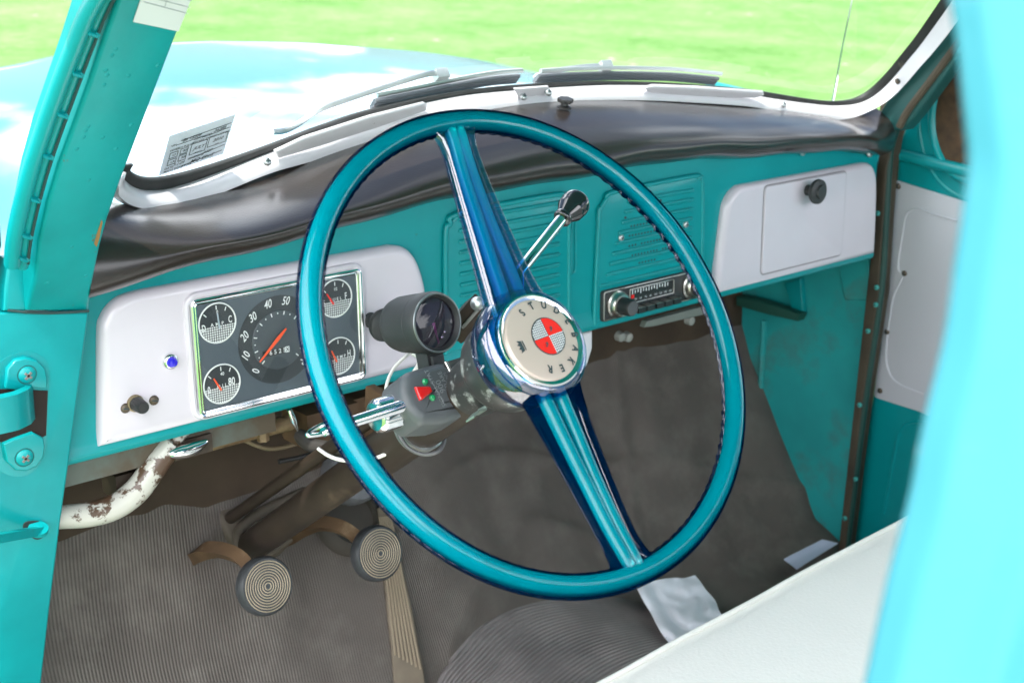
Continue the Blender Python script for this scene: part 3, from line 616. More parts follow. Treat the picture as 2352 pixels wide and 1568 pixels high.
# gear lever
gk = cm((1310, 481), 1.31); gb_ = Cc(.09) + W1 * .034; gd_ = nrm(cm((1296, 512), 1.315) - cm((1205, 612), 1.26))
lev = MB().tube([gb_ - W1 * .02, gb_, cm((1190, 628), 1.25), gk - gd_ * .02], .0058, 14)
gl_ = obj('gear_lever', lev, chrome, truck, label='chrome column gear lever with ribbed black knob')
obj('knob', MB().lathe(gk, gd_, [(-.020, .0072), (-.018, .0092), (-.015, .0092), (-.013, .0080), (-.002, .0130), (.0, .0140), (.003, .0136), (.004, .0144), (.008, .0141), (.009, .0147), (.0125, .0140), (.0135, .0142), (.0165, .0128), (.019, .0095), (.0202, .003)], 36), mat('glossy_black_knob', (.012, .012, .014), .12, coat=.8), gl_, 50)
# ================================================================ TACHOMETER strapped on the column
TC = cm((1006, 741), 1.235); TN_ = nrm(-MR[:, 2] * .74 + MR[:, 0] * .655 - MR[:, 1] * .02)
th = empty('tachometer', Cc(.24) + W1 * -.02, None, label='round black tachometer clamped on top of the steering column', category='gauge')
tu = nrm(A(0, 0, 1) - TN_ * TN_[2]); tr_ = np.cross(tu, TN_); R0 = .0283
cs = MB().lathe(TC, TN_, [(-.064, .014), (-.062, .021), (-.057, .0252), (-.050, .0270), (-.030, R0 * .997), (-.0185, R0), (-.0178, R0 - .0008), (-.017, R0 + .0006), (-.004, R0 + .0010), (-.001, R0 - .0005), (.0, .0255), (-.003, .0238), (-.0068, .0232)], 64)
obj('case', cs, blackmatte, th, 30)
obj('bezel', MB().tube([TC + TN_ * -.0008 + (R0 - .0012) * (math.cos(t) * tr_ + math.sin(t) * tu) for t in np.arange(64) * 2 * math.pi / 64], .0010, 8, True), mat('worn_bezel', (.25, .27, .27), .3, .7), th)
dlf = MB().lathe(TC, TN_, [(-.0085, .0238), (-.0080, .0238)], 48); TF = lambda x, y, z=-.0078: (TC + tr_ * x + tu * y + TN_ * z, tr_, tu, TN_)
dlf.mi = 1; dlf.box(TF(-.0100, .0075)[0], tr_ * .0046, tu * .0024, TN_ * .0002); dlf.mi = 2; dlf.box(TF(-.0018, .0085)[0], tr_ * .0038, tu * .0017, TN_ * .0002)
dlf.mi = 4
for i in range(28): t = math.radians(230 - 10 * i); rd = tr_ * math.cos(t) + tu * math.sin(t); dlf.box(TC + rd * .0205 + TN_ * -.0078, rd * (.0014 if i % 3 == 0 else .0008), np.cross(rd, TN_) * .0003, TN_ * .0001)
dlf.mi = 3; d = nrm(tr_ * .10 - tu); nn = np.cross(d, TN_); o = TC + TN_ * -.0068
dlf.poly([o - nn * .0016, o + nn * .0016, o + d * .0205 + nn * .0011, o + d * .0205 - nn * .0011], -TN_ * .0004)
dlf.mi = 5
for x, y in ((.0075, -.0150), (.0118, -.0108)): dlf.lathe(TF(x, y)[0], TN_, [(0, .0018), (.0012, .0015), (.0018, .0008), (.002, .0001)], 16)
obj('dial', dlf, [mat('tach_face', (.012, .011, .013), .4), mat('dim_red_print', (.22, .03, .035), .5), mat('dim_violet_print', (.06, .05, .18), .5), mat('violet_needle', (.36, .05, .26), .4), mat('dim_grey_print', (.10, .10, .11), .5), chrome], th)
obj('glass', MB().lathe(TC, TN_, [(-.0052, .0237), (-.0046, .0235), (-.0034, .017), (-.0028, .008), (-.0027, .001)], 48), darkglass, th)
b = MB(); ft = TC - TN_ * .022 - tu * .0265; b.box(ft - tu * .008, tr_ * .009, TN_ * .0085, tu * .010, .0015); b.box(ft - tu * .014 + TN_ * .010 + tr_ * .001, tr_ * .007, tu * .010, TN_ * .002, .0008)
b.tube([ft - tu * .016, (ft - tu * .016) * .5 + Cc(.235) * .5 + A(-.004, 0, 0), Cc(.235)], .007, 10)
b.mi = 1; b.lathe(ft - tu * .017 + TN_ * .012, TN_, [(0, .0032), (.002, .003), (.0022, .001)], 14)
obj('mounting_foot', b, [blackmatte, zinc], th)
b = MB(); b.lathe(WC, CD, [(.228, .0246), (.228, .0256), (.240, .0256), (.240, .0246)], 32)
obj('band_clamp', b, zinc, th)
# ================================================================ TURN SIGNAL SWITCH
S0 = .130
def cT(x, y): return ((1250 + x * .28699) * .68056, (950 + y * .28699) * .68056)
def Q(x, y, s=S0): return onw(cT(x, y), s)
ts = empty('turn_signal_switch', W(*Q(760, 1250), S0 + .03), None, label='grey turn signal switch with red hazard lens clamped left of the column', category='switch')
box = smooth([Q(470, 1035), Q(640, 985), Q(830, 935), Q(890, 940)], 3) + smooth([Q(985, 1120), Q(1060, 1300), Q(1135, 1460), Q(1140, 1530), Q(1090, 1580)], 3) + smooth([Q(900, 1640), Q(720, 1650), Q(620, 1655), Q(520, 1580)], 3) + smooth([Q(440, 1470), Q(385, 1300), Q(385, 1130), Q(430, 1060)], 3)
box = [(p_[0], -p_[1]) for p_ in box]
FW = (W(0, 0, S0 + .042), W1, -W2, -WN)
hs = obj('housing', MB().plate(box, FW, .042, .0095, 6), greybox, ts, 50)
st_ = [Q(905, 925, S0 + .004), Q(1085, 868, S0 + .004), Q(1130, 900, S0 + .004), Q(1190, 1060, S0 + .004), Q(1230, 1190, S0 + .004), Q(1300, 1290, S0 + .004), Q(1335, 1350, S0 + .004), Q(1290, 1450, S0 + .004), Q(1150, 1540, S0 + .004)]
st_ = [(p_[0], -p_[1]) for p_ in st_]
obj('clamp_cover', MB().plate(st_, (W(0, 0, S0 + .044), W1, -W2, -WN), .040, .006, 5), mat('dusty_black_rubber', (.05, .05, .047), .6, vary=.2, dirt=(.2, .19, .17), dscale=25, dlo=.55, dhi=.8), ts, 50)
sm = MB().tube([W(*Q(885, 940, S0 - .001), S0 - .001), W(*Q(990, 1150, S0 - .001), S0 - .001), W(*Q(1075, 1340, S0 - .001), S0 - .001), W(*Q(1148, 1530, S0 - .001), S0 - .001)], .0014, 8)
obj('strap', sm, dullchrome, ts)
lb = MB(); lp_ = smooth([Q(690, 1075), Q(720, 1050), Q(880, 1010)], 4) + smooth([Q(915, 1025), Q(1050, 1345), Q(1045, 1380)], 4) + smooth([Q(890, 1430), Q(860, 1425), Q(840, 1390), Q(680, 1120)], 4)
lb.plate([(p_[0], -p_[1]) for p_ in lp_], FW, .0426, .0005, 1, h0=.0415); lb.mi = 1
ax_ = A(*Q(860, 1420)) - A(*Q(690, 1090)); rot0 = math.atan2(-(-ax_[1]), -ax_[0])       # lettering climbs along the plate
for t_, (x, y), sz in (('SIGNAL-STAT', (760, 1255), .0062), ('900', (822, 1235), .0085), ('SIGFLARE', (878, 1205), .0060), ('U.S. PATENTS', (925, 1190), .0034), ('MADE IN U.S.A.', (962, 1175), .0034)):
    q = Q(x, y); text(lb, t_, (W(q[0], q[1], S0 - .0007), W1, -W2, -WN), sz, rot=rot0, th=.0003, bold=-.01)
obj('raised_label', lb, [greybox, mat('label_letters', (.26, .28, .29), .4)], hs)
rl = MB(); rp_ = [Q(512, 1246), Q(690, 1240), Q(716, 1302), Q(590, 1402), Q(570, 1400)]
rl.plate([(p_[0], -p_[1]) for p_ in rp_], FW, .0455, .0016, 3, h0=.040); rl.mi = 1
obj('warning_lens', rl, [redlens, redlens], ts)
for x, y in ((643, 1178), (727, 1366)):
    q = Q(x, y); obj('indicator_lens', MB().lathe(W(q[0], q[1], S0), -WN, [(-.002, .0032), (.0012, .0030), (.0024, .0020), (.0027, .0003)], 18), greenlens, ts)
hz = MB(); ho = W(*onw((908, 938), S0 + .016), S0 + .016)
ax0 = ho + WN * .012
hz.lathe(ax0, A(-1, 0, 0), [(-.040, .0150), (-.012, .0158), (.010, .0158), (.014, .0150), (.0165, .0125), (.0170, .006)], 40)
for t_ang in (-.85, .95):
    rd = nrm(-WN * math.cos(t_ang) + W2 * math.sin(t_ang)); up_ = np.cross(rd, A(1, 0, 0)); up_ = up_ if up_ @ W2 < 0 else -up_
    hz.mi = 1; text(hz, 'HAZARD', (ax0 + rd * .0159 + A(.018, 0, 0), A(1, 0, 0), up_, rd), .0068, bold=.02, th=.0003)
obj('hazard_sleeve', hz, [mat('polished_chrome', (.82, .83, .84), .13, 1), darkink], ts, 40)
l0 = ho + A(.020, 0, 0) - WN * .006; l1 = onplane((742, 990), l0, WN); 
lv = MB(); ld = nrm(l1 - l0); lv.tube([l0, l0 + ld * .010, l0 + ld * .012, l1, ], [.0050, .0064, .0058, .0050], 16)
lv.lathe(l0 - WN * .0, ld, [(-.004, .004), (-.002, .0072), (.006, .0076), (.012, .0058)], 24)
obj('lever', lv, chrome, ts, 50)
lp2 = [onplane(q, l0, WN) for q in [(790, 966), (765, 968), (735, 978), (712, 992), (707, 998), (715, 1000), (745, 995), (800, 980)]]
obj('lever_loop', MB().tube(smooth(lp2, 5, True), .0022, 8, True), chrome, ts)
def wire(name, pts, r, m_, par, n=8): return obj(name, MB().tube(smooth([cm(p_[:2], p_[2]) for p_ in pts], n), r, 8), m_, par, 60)
wire('wire', [(945, 808, 1.31), (932, 818, 1.30), (905, 845, 1.29), (889, 880, 1.28), (885, 915, 1.28)], .0017, wirew, ts)
wire('wire', [(948, 812, 1.32), (962, 822, 1.31), (960, 840, 1.30), (940, 868, 1.30), (925, 885, 1.30)], .0022, wirew, ts)
wire('wire', [(912, 978, 1.28), (918, 1000, 1.27), (938, 1028, 1.27), (972, 1043, 1.27), (1005, 1037, 1.27), (1020, 1015, 1.28), (1018, 995, 1.29), (1008, 985, 1.30)], .0021, wireg, ts)
wire('wire', [(968, 985, 1.32), (955, 1000, 1.31), (925, 1020, 1.31), (880, 1045, 1.32), (830, 1060, 1.33), (785, 1056, 1.34), (755, 1046, 1.35), (731, 1030, 1.36)], .0020, wirew, ts)
wire('wire', [(1013, 981, 1.29), (1024, 980, 1.29), (1034, 978, 1.29)], .0020, wirew, ts)
lm = MB(); lpts = [cm(q, 1.40) for q in [(850, 1030), (880, 1008), (915, 985), (950, 962)]]; lpp = smooth(lpts, 16)
lm.tube(lpp, [.0088 + .0012 * (i % 2) for i in range(len(lpp))], 14); obj('cable_conduit', lm, mat('loom_black', (.05, .045, .04), .5, dirt=(.15, .13, .1), dscale=20), ts, 20)
b = MB(); c0 = W(*onw((1103, 935), S0 - .035), S0 - .035)
zp = [onplane(q, c0, WN) for q in [(1080, 962), (1092, 948), (1108, 945), (1108, 925), (1120, 913), (1143, 909)]]
for i in range(len(zp) - 1): m0, m1 = zp[i], zp[i + 1]; b.box((m0 + m1) / 2, (m1 - m0) / 2 * 1.08, WN * .007, np.cross(nrm(m1 - m0), WN) * .0008, .0004)
obj('clip', b, mat('green_zinc', (.38, .48, .42), .35, .7), ts)
# ================================================================ LEFT FRONT PILLAR AND HINGE
UPN = nrm(A(0, -1, -.62))                                  # upper pillar leans back with the windshield
YP = -.03
UPO = ony((205, 700), YP)
def up(P, o=0): return onplane(P, UPO + UPN * o, UPN)
def lo(P, o=0): return ony(P, YP - o)
inner = [(205, 716), (213, 655), (232, 565), (250, 500), (276, 425), (310, 335), (360, 205), (411, 72), (437, 0), (480, -118), (650, -585)]
outer = [(488, -585), (318, -118), (272, 0), (240, 88), (205, 190), (170, 285), (135, 380), (108, 470), (88, 560), (80, 640), (60, 716)]
pil = MB().poly([up(q) for q in inner + outer], A(0, .055, .02), .004)
lower = [(205, 717), (197, 780), (180, 905), (160, 1060), (140, 1200), (115, 1400), (92, 1600), (70, 1800), (-120, 1800), (-120, 717)]
pil2 = MB().poly([lo(q) for q in lower], A(0, .06, 0), .003)
pil.v, pil.f, pil.fm = pil.v, pil.f, pil.fm
# pressed recess round the hinge: raised lip
fp_ = obj('front_pillar', pil2, teal_worn, truck, label='worn turquoise door pillar with hinge')
obj('upper_post', pil, teal_worn, fp_)
seam = MB().tube([lo(q, .0006) for q in [(18, 712), (60, 717), (110, 719), (160, 717), (204, 714)]], .0014, 6); obj('seam', seam, mat('seam_dark', (.02, .05, .05), .8), fp_)  # dark line along the pillar seam
ch = [(340, -120), (258, 0), (214, 100), (180, 190), (145, 285), (112, 380), (84, 480), (67, 560), (62, 605)]
c2 = [(310, -120), (218, 0), (170, 110), (135, 200), (103, 290), (72, 385), (45, 490), (32, 560), (28, 606)]
b = MB().tube(smooth([up(q, -.004) for q in c2], 6), .0072, 12).tube(smooth([up((x + 22, y + 4), -.006) for x, y in c2], 6), .0058, 12)
dr = obj('drip_channel', b, teal, fp_)
b = MB().tube(smooth([up((x + 3, y + 1), .0012) for x, y in ch], 6), .0013, 8); obj('door_seal_crack', b, mat('crack_shadow', (.015, .05, .05), .9), fp_)
b = MB()
for i in range(len(ch) - 1):
    for t in (.8,):
        x, y = ch[i][0] * (1 - t) + ch[i + 1][0] * t, ch[i][1] * (1 - t) + ch[i + 1][1] * t
        if y > -60: b = MB(); b.box(up((x - 10, y - 2), .002), nrm(up((x + 10, y + 3)) - up((x - 10, y - 3))) * .0045, UPN * .002, A(0, 0, .0012), .001); b.lathe(up((x, y), .001), UPN, [(0, .0026), (.0015, .0020), (.002, .0005)], 10); obj('spot_weld', b, teal_worn, fp_)
b = MB().poly([lo(q, .001) for q in [(18, 600), (80, 606), (82, 650), (60, 716), (8, 716), (10, 660)]], A(0, .02, 0), .004); obj('channel_foot', b, teal_worn, fp_)
b = MB()
for (x, y) in [(470 / 1.568 * .68, 790 / 1.568 * .68)] : pass
random.seed(9)
for _ in range(20):
    y = random.uniform(40, 690); i = np.interp(y, [0, 190, 380, 560, 690], [272, 205, 135, 92, 76]); k = np.interp(y, [0, 205, 425, 565, 690], [437, 360, 276, 232, 208])
    x = i + (k - i) * random.choice([.18, .5, .75, .85]) + random.uniform(-6, 6)
    b = MB().lathe(up((x, y), -.0006), UPN, [(0, .0030), (.0005, .0025), (.0008, .0014), (.0009, .0003)], 12); obj('weld_dimple', b, teal_worn, fp_)
for P in ((204, 640), (190, 655)): pass
chip = MB().add([up(q, .0005) for q in [(222, 565), (232, 535), (240, 500), (236, 498), (226, 530), (217, 558)]], [(0, 1, 2, 3, 4, 5)])
cmb = MB(); cmb.add([up(q, .0004) for q in [(222, 568), (229, 545), (236, 510), (233, 505), (222, 538), (216, 560)]], [(0, 1, 2, 3, 4, 5)]); obj('paint_chip', cmb, mat('bare_rust', (.30, .15, .05), .7), fp_)
# paper service label high on the post
pb = MB(); pc = [up(q, .0012) for q in [(306, 51), (410, 73), (438, 2), (470, -80), (352, -100), (330, -20)]]; pb.add(pc, [(0, 1, 2, 3, 4, 5)]); pb.add([q - UPN * .0006 for q in pc], [(5, 4, 3, 2, 1, 0)]); pb.mi = 1
for a_, c_ in (((331, 5), (432, 32)), ((335, -8), (437, 18)), ((378, 18), (388, -14)), ((340, -24), (442, 2))):
    A_, B_ = up(a_, .0016), up(c_, .0016); pb.tube([A_, B_], .00028, 4)
obj('paper_label', pb, [mat('aged_paper', (.66, .66, .68), .6, vary=.05), mat('grey_print', (.32, .33, .36), .6)], None, label='white ruled paper label stuck high on the turquoise windshield pillar', category='label')
# hinge
hg = empty('door_hinge', lo((62, 950)), truck)
b = MB().poly([lo(q, .0006) for q in smooth([(-20, 900), (-20, 860), (5, 826), (45, 808), (85, 812), (112, 840), (112, 900), (108, 990), (102, 1040), (80, 1080), (40, 1095), (0, 1080), (-20, 1050)], 4, True)], A(0, .003, 0)); obj('recess', b, teal, hg)
b = MB().poly([lo(q, .0014) for q in [(-20, 893), (110, 897), (106, 1000), (70, 1015), (-20, 1015)]], A(0, .002, 0)); obj('pocket', b, mat('hinge_pocket_dark', (.018, .010, .008), .9), hg)
bk = MB().poly([lo(q, .006) for q in [(14, 892), (18, 848), (36, 828), (60, 822), (85, 828), (104, 846), (109, 870), (108, 893), (60, 889), (36, 896)]], A(0, .006, 0), .0016)
bk2 = MB().poly([lo(q, .006) for q in [(8, 1020), (30, 1010), (76, 994), (100, 1006), (104, 1024), (100, 1050), (85, 1072), (60, 1082), (36, 1080), (16, 1062)]], A(0, .006, 0), .0016)
for q, c0 in ((bk, (62, 860)), (bk2, (56, 1050))):
    k = obj('hinge_bracket', q, teal, hg); o = lo(c0, .006)
    sb = MB().lathe(o, A(0, -1, 0), [(0, .0083), (.0012, .0080), (.0028, .0055), (.0034, .0015)], 28); sb.mi = 1
    for d in (A(.7, 0, .7), A(-.7, 0, .7)): sb.box(o + A(0, -.0032, 0), d * .0042, np.cross(d, A(0, 1, 0)) * .0011, A(0, .0008, 0))
    obj('phillips_screw', sb, [teal, mat('bare_slot', (.16, .15, .14), .6)], k)
    obj('screw_shadow', MB().lathe(o, A(0, -1, 0), [(0, .0094), (.0004, .0094)], 28), mat('painted_screw_shade', (.003, .10, .10), .7), k)  # dark disc paints the shade around the screw head
hp = [(-260, 1010), (-120, 985), (-20, 958), (40, 945), (68, 932), (78, 920)]
def strap(a, b_):
    i = a * (len(hp) - 1); k = min(int(i), len(hp) - 2); f = i - k; P = (hp[k][0] * (1 - f) + hp[k + 1][0] * f, hp[k][1] * (1 - f) + hp[k + 1][1] * f)
    dep = .030 * math.cos(math.pi / 2 * min(1, max(0, (a - .45) / .55))) if a > .45 else .030
    X = lo(P, .004 + dep); return X
b = MB(); n_ = 26
top_ = [strap(i / n_, 0) + A(0, 0, .0165) for i in range(n_ + 1)]; bot_ = [strap(i / n_, 0) - A(0, 0, .0185) for i in range(n_ + 1)]; sh_ = A(0, .009, 0)
vs = top_ + bot_ + [q + sh_ for q in top_] + [q + sh_ for q in bot_]; k = n_ + 1; fs = []
for i in range(n_): fs += [(i, i + 1, k + i + 1, k + i), (i, 2 * k + i, 2 * k + i + 1, i + 1), (k + i, k + i + 1, 3 * k + i + 1, 3 * k + i), (2 * k + i, 3 * k + i, 3 * k + i + 1, 2 * k + i + 1)]
fs += [(n_, 2 * k + n_, 3 * k + n_, k + n_), (0, k, 3 * k, 2 * k)]; b.add(vs, fs); obj('hinge_strap', b, teal, hg)
dc = empty('door_check', lo((80, 1215)), truck)
b = MB().poly([lo(q, .0012) for q in smooth([(55, 1215), (58, 1200), (80, 1196), (98, 1200), (103, 1215), (100, 1232), (80, 1238)], 4, True)], A(0, .002, 0)); obj('slot', b, mat('slot_dark', (.02, .03, .03), .9), dc)
b = MB(); A0, A1 = lo((92, 1218), .008), lo((-160, 1262), .10); d = nrm(A1 - A0); b.box((A0 + A1) / 2, (A1 - A0) / 2, A(0, 0, .0045), np.cross(d, A(0, 0, 1)) * .004, .001); b.mi = 0
b.lathe(lo((88, 1214), .008), A(0, -.3, 1), [(-.003, .0095), (.0015, .0095), (.002, .0045), (.0035, .004), (.004, .001)], 24)
obj('check_arm', b, teal_worn, dc)
# open driver's door, seen edge-on at the left of the picture
dp_ = [A(-.275, YP, .45), A(-.268, YP, H - .02), A(-.247, YP, H + .085), A(-.231, YP, H + .105), A(-.2235, YP, H + .125), A(-.2225, YP, H + .145), A(-.2265, YP, H + .165), A(-.26, YP, H + .18), A(-1.25, YP, H + .16), A(-1.25, YP, .45)]
obj('driver_door', MB().poly(dp_, A(0, .06, 0), .01), mat('door_edge_paint', (.0, .20, .24), .3, coat=.4), truck, label='open driver door seen edge-on')
# inspection sticker on the glass
S4 = [ong(q, .0025) for q in ((389.6, 313.7), (540.5, 264), (512.7, 353.6), (365.3, 403.8))]
stk = MB(); stk.add(S4, [(0, 1, 2, 3)]); stk.add([q + A(0, .0008, .0006) for q in S4], [(3, 2, 1, 0)]); stk.mi = 1
sx0 = nrm((S4[1] - S4[0]) + (S4[2] - S4[3])); wS = np.linalg.norm(S4[2] - S4[3]); hS = np.linalg.norm(S4[3] - S4[0]); sn = nrm(np.cross(sx0, S4[0] - S4[3])); sy = np.cross(sn, sx0)
def ss(a, b_): return S4[0] * (1 - a) * (1 - b_) + S4[1] * a * (1 - b_) + S4[3] * (1 - a) * b_ + S4[2] * a * b_ + sn * .0006 * (1 if sn @ (CAM - S4[0]) > 0 else -1)
sg_ = 1 if sn @ (CAM - S4[0]) > 0 else -1
def sline(a, b_, c_, d_): stk.tube([ss(a, b_), ss(c_, d_)], .00030, 4)
def stext(t_, a, b_, sz, sh_=0):
    ex = nrm(ss(a + .1, b_) - ss(a, b_)); ey = nrm(ss(a, b_ - .1) - ss(a, b_)); text(stk, t_, (ss(a, b_), ex, ey, sn * sg_), hS * sz, 'LEFT', sh_, .012, .9, .0003)
for a_ in ((.2, .21, .97, .17), (.14, .29, .55, .28), (.56, .31, .97, .28), (.40, .80, .97, .72), (.32, .93, .95, .86)): sline(*a_)
for x0, x1, y0, y1 in ((.08, .2, .46, .60), (.24, .35, .44, .58), (.08, .2, .64, .78), (.24, .35, .61, .76), (.40, .64, .41, .69), (.67, .96, .38, .64)):
    for q in ((x0, y0, x1, y0), (x1, y0, x1, y1), (x1, y1, x0, y1), (x0, y1, x0, y0)): sline(*q)
for t_, a, b_, sz in (('VIN', .06, .27, .07), ('WHEELS PULLED', .06, .39, .07), ('ODOMETER', .41, .29, .07), ('STICKER EXPIRES LAST DAY OF', .40, .375, .066), ('LF', .12, .53, .08), ('RF', .28, .51, .08), ('LR', .12, .71, .08), ('RR', .28, .68, .08), ('MONTH', .48, .665, .04), ('YEAR', .78, .61, .04), ('STATION#', .40, .78, .068), ('DATE', .05, .85, .07), ('MECH SIGNATURE', .05, .93, .07)): stext(t_, a, b_, sz)
for t_, a, b_, sz in (('E6 15208', .22, .215, .10), ('26288', .70, .235, .10), ('JULY', .44, .545, .11), ('2010', .73, .50, .11), ('A527', .62, .745, .09), ('7-1-09', .17, .825, .09), ('MQ Chull', .45, .885, .12)): stext(t_, a, b_, sz, .35)
obj('inspection_sticker', stk, [mat('sticker_paper', (.82, .88, .98), .6), darkink], None, label='pale blue inspection sticker with handwriting at the lower left windshield corner', category='sticker')
# ================================================================ FLOOR
PRF = [(-1.2, -.66), (-.02, -.66), (.05, -.635), (.15, -.51), (.24, -.385), (.29, -.285), (.36, -.12), (.40, .05)]
def shiftx(X): t = min(1, max(0, (.62 - X) / .34)); return -.09 * t * t * (3 - 2 * t)
def zf(X, Y):
    y = Y - shiftx(X); z = np.interp(y, [q[0] for q in PRF], [q[1] for q in PRF])
    z += .055 * math.exp(-((X - .47) / .13) ** 2 - ((y - .20) / .13) ** 2) + .03 * math.exp(-((X - .60) / .10) ** 2 - ((y - .02) / .2) ** 2)
    z += .014 * noise.noise(Vector((X * 7, Y * 7, 2.2))) + .006 * noise.noise(Vector((X * 19, Y * 19, 5.2)))
    z += .010 * math.exp(-((y - .13 + .7 * (X - .56) ** 2) / .013) ** 2) * (1 if .34 < X < .86 else 0) + .008 * math.exp(-((y - .205 + .25 * (X - .5) ** 2) / .010) ** 2) * (X > .3) + .006 * math.exp(-((X - .80 - .5 * (y - .1)) / .012) ** 2) * (y > .02)
    return H + z
def rayf(P, lift=0):
    r = ray(P); t = .8
    while t < 3.6:
        X = CAM + r * t
        if X[2] < zf(X[0], X[1]) + lift: break
        t += .01
    lo_, hi_ = t - .01, t
    for _ in range(14):
        md = (lo_ + hi_) / 2; X = CAM + r * md
        if X[2] < zf(X[0], X[1]) + lift: hi_ = md
        else: lo_ = md
    return CAM + r * hi_
def rib_mat(name, c, pitch, dusty=(.115, .10, .085), strength=.9):
    M = mat(name, c, .68, vary=.22, vscale=5, dirt=dusty, dscale=17, dlo=.46, dhi=.80, bump=.25, bscale=140, bdist=.0012); n = M.node_tree.nodes; l = M.node_tree.links; b = n['Principled BSDF']
    uvn = n.new('ShaderNodeUVMap'); s_ = n.new('ShaderNodeSeparateXYZ'); l.new(uvn.outputs[0], s_.inputs[0]); m_ = n.new('ShaderNodeMath'); m_.operation = 'MULTIPLY'; m_.inputs[1].default_value = 2 * math.pi / pitch; l.new(s_.outputs[0], m_.inputs[0])
    si = n.new('ShaderNodeMath'); si.operation = 'SINE'; l.new(m_.outputs[0], si.inputs[0]); bp = n.new('ShaderNodeBump'); bp.inputs['Strength'].default_value = strength; bp.inputs['Distance'].default_value = pitch * .3; l.new(si.outputs[0], bp.inputs['Height']); b.inputs['Normal'].links and l.new(b.inputs['Normal'].links[0].from_socket, bp.inputs['Normal']); l.new(bp.outputs[0], b.inputs['Normal'])
    old = b.inputs['Base Color'].links[0].from_socket; r_ = n.new('ShaderNodeMapRange'); r_.inputs[1].default_value = -.9; r_.inputs[2].default_value = .2; r_.inputs[3].default_value = .45; r_.inputs[4].default_value = 1; l.new(si.outputs[0], r_.inputs[0])
    mm = n.new('ShaderNodeMix'); mm.data_type = 'RGBA'; mm.blend_type = 'MULTIPLY'; mm.inputs[0].default_value = .32; l.new(old, mm.inputs[6]); l.new(r_.outputs[0], mm.inputs[7]); l.new(mm.outputs[2], b.inputs['Base Color'])
    return M
yy = [-.75, -.3, -.1, -.02, .02, .05, .08, .1, .13, .15, .18, .2, .22, .24, .26, .278]
NY = 110
def matf(s, t):
    X = -.36 + 1.60 * s; i = t * (len(yy) - 1); k = min(int(i), len(yy) - 2); y = yy[k] * (1 - (i - k)) + yy[k + 1] * (i - k)
    Y = y + shiftx(X); return A(X, Y, zf(X, Y))
fm = MB().grid(matf, 190, NY, uv=lambda s, t: (-.36 + 1.60 * s + .04 * math.sin(s * 9 + t * 2) * t, t))
ribm = rib_mat('ribbed_brown_rubber', (.118, .098, .085), .0036, (.185, .16, .14), .35)
obj('floor_mat', fm, ribm, None, label='ribbed dusty brown rubber mat covering the cab floor and toe board', category='floor mat')
# second mat draped over the transmission hump
E0 = smooth([(985, 1640), (1000, 1568), (1035, 1505), (1095, 1440), (1185, 1393), (1300, 1370), (1430, 1372), (1500, 1395)], 8)
E1 = smooth([(1220, 1720), (1280, 1660), (1345, 1632), (1415, 1598), (1495, 1556), (1555, 1522), (1600, 1500), (1650, 1480)], 8)
def hump(s, t):
    i = s * (len(E0) - 1); k = min(int(i), len(E0) - 2); f = i - k; a_ = E0[k] * (1 - f) + E0[k + 1] * f; b_ = E1[k] * (1 - f) + E1[k + 1] * f
    P = a_ + (b_ - a_) * t; lift = .004 + .034 * (1 - math.exp(-t * 3.2)) + .006 * noise.noise(Vector((P[0] * .012, P[1] * .012, 0)))
    return rayf(P, lift) if t > .02 else rayf(P, -.004)
hm = MB().grid(hump, 50, 40, uv=lambda s, t: (t * .21 + .003 * math.sin(s * 14), s))
obj('tunnel_mat', hm, rib_mat('curved_rib_rubber', (.235, .205, .20), .0062, (.30, .27, .26), strength=.5), None, label='curved ribbed rubber mat draped over the transmission hump before the seat', category='floor mat')
# ---- pedals
def pedal(name, P, arm, lab):
    fl = rayf(P); o = CAM + (fl - CAM) * .925; ax = nrm(A(.04, -.92, .40)); R = .0345
    e = empty(name, o, truck, label=lab)
    prof = [(-.012, R * .8), (-.010, R), (-.003, R * 1.03), (.003, R), (.0055, R * .95), (.006, R * .88)]
    r = R * .88
    while r > .004:
        r -= .0032
    prof += [(.006, .0005)]
    b = MB().lathe(o, ax, prof, 48); 
    b.mi = 1; ru = nrm(np.cross(ax, A(0, 0, 1))); rv = np.cross(ax, ru); r = R * .86
    while r > .002: b.tube([o + ax * .0060 + r * (math.cos(t) * ru + math.sin(t) * rv) for t in np.arange(40) * 2 * math.pi / 40], .00085, 6, True); r -= .0032
    obj('pad', b, [pedal_m, ringm], e, 25)
    pts = [o - ax * .012] + [cm(q[:2], np.linalg.norm(o - CAM) * q[2]) for q in arm]
    pts = [o - ax * .010] + [CAM + ray(q[:2]) * (MR[:, 2] @ (o - CAM) * q[2]) for q in arm]
    b = MB(); pp = smooth(pts, 6)
    b.tube(pp, .011, 4, flat=A(.2, -.3, .9)); obj('arm', b, rust, e)
pedal_m = mat('worn_rubber_pad', (.045, .048, .052), .45, vary=.3, vscale=40); 
ringm = mat('tan_rubber_ring', (.34, .28, .20), .6, vary=.2, vscale=30)
pedal('clutch_pedal', (610, 1345), [(560, 1286, 1.015), (515, 1264, 1.025), (475, 1264, 1.035), (445, 1282, 1.06), (432, 1300, 1.11)], 'round ribbed clutch pedal with rusty arm')
pedal('brake_pedal', (868, 1270), [(825, 1238, 1.015), (790, 1213, 1.02), (745, 1202, 1.025), (700, 1212, 1.03), (655, 1240, 1.045), (635, 1258, 1.10)], 'round ribbed brake pedal with rusty arm')
ap = [rayf(q, .026) for q in [(866, 1168), (878, 1160), (893, 1163), (912, 1250), (940, 1370), (972, 1540), (980, 1605), (912, 1610), (903, 1500), (884, 1330)]]
apn = nrm(np.cross(ap[3] - ap[0], ap[6] - ap[0])); apn = apn if apn @ (CAM - ap[0]) > 0 else -apn
cen = sum(ap) / len(ap); ap = [q - apn * ((q - cen) @ apn) for q in ap]
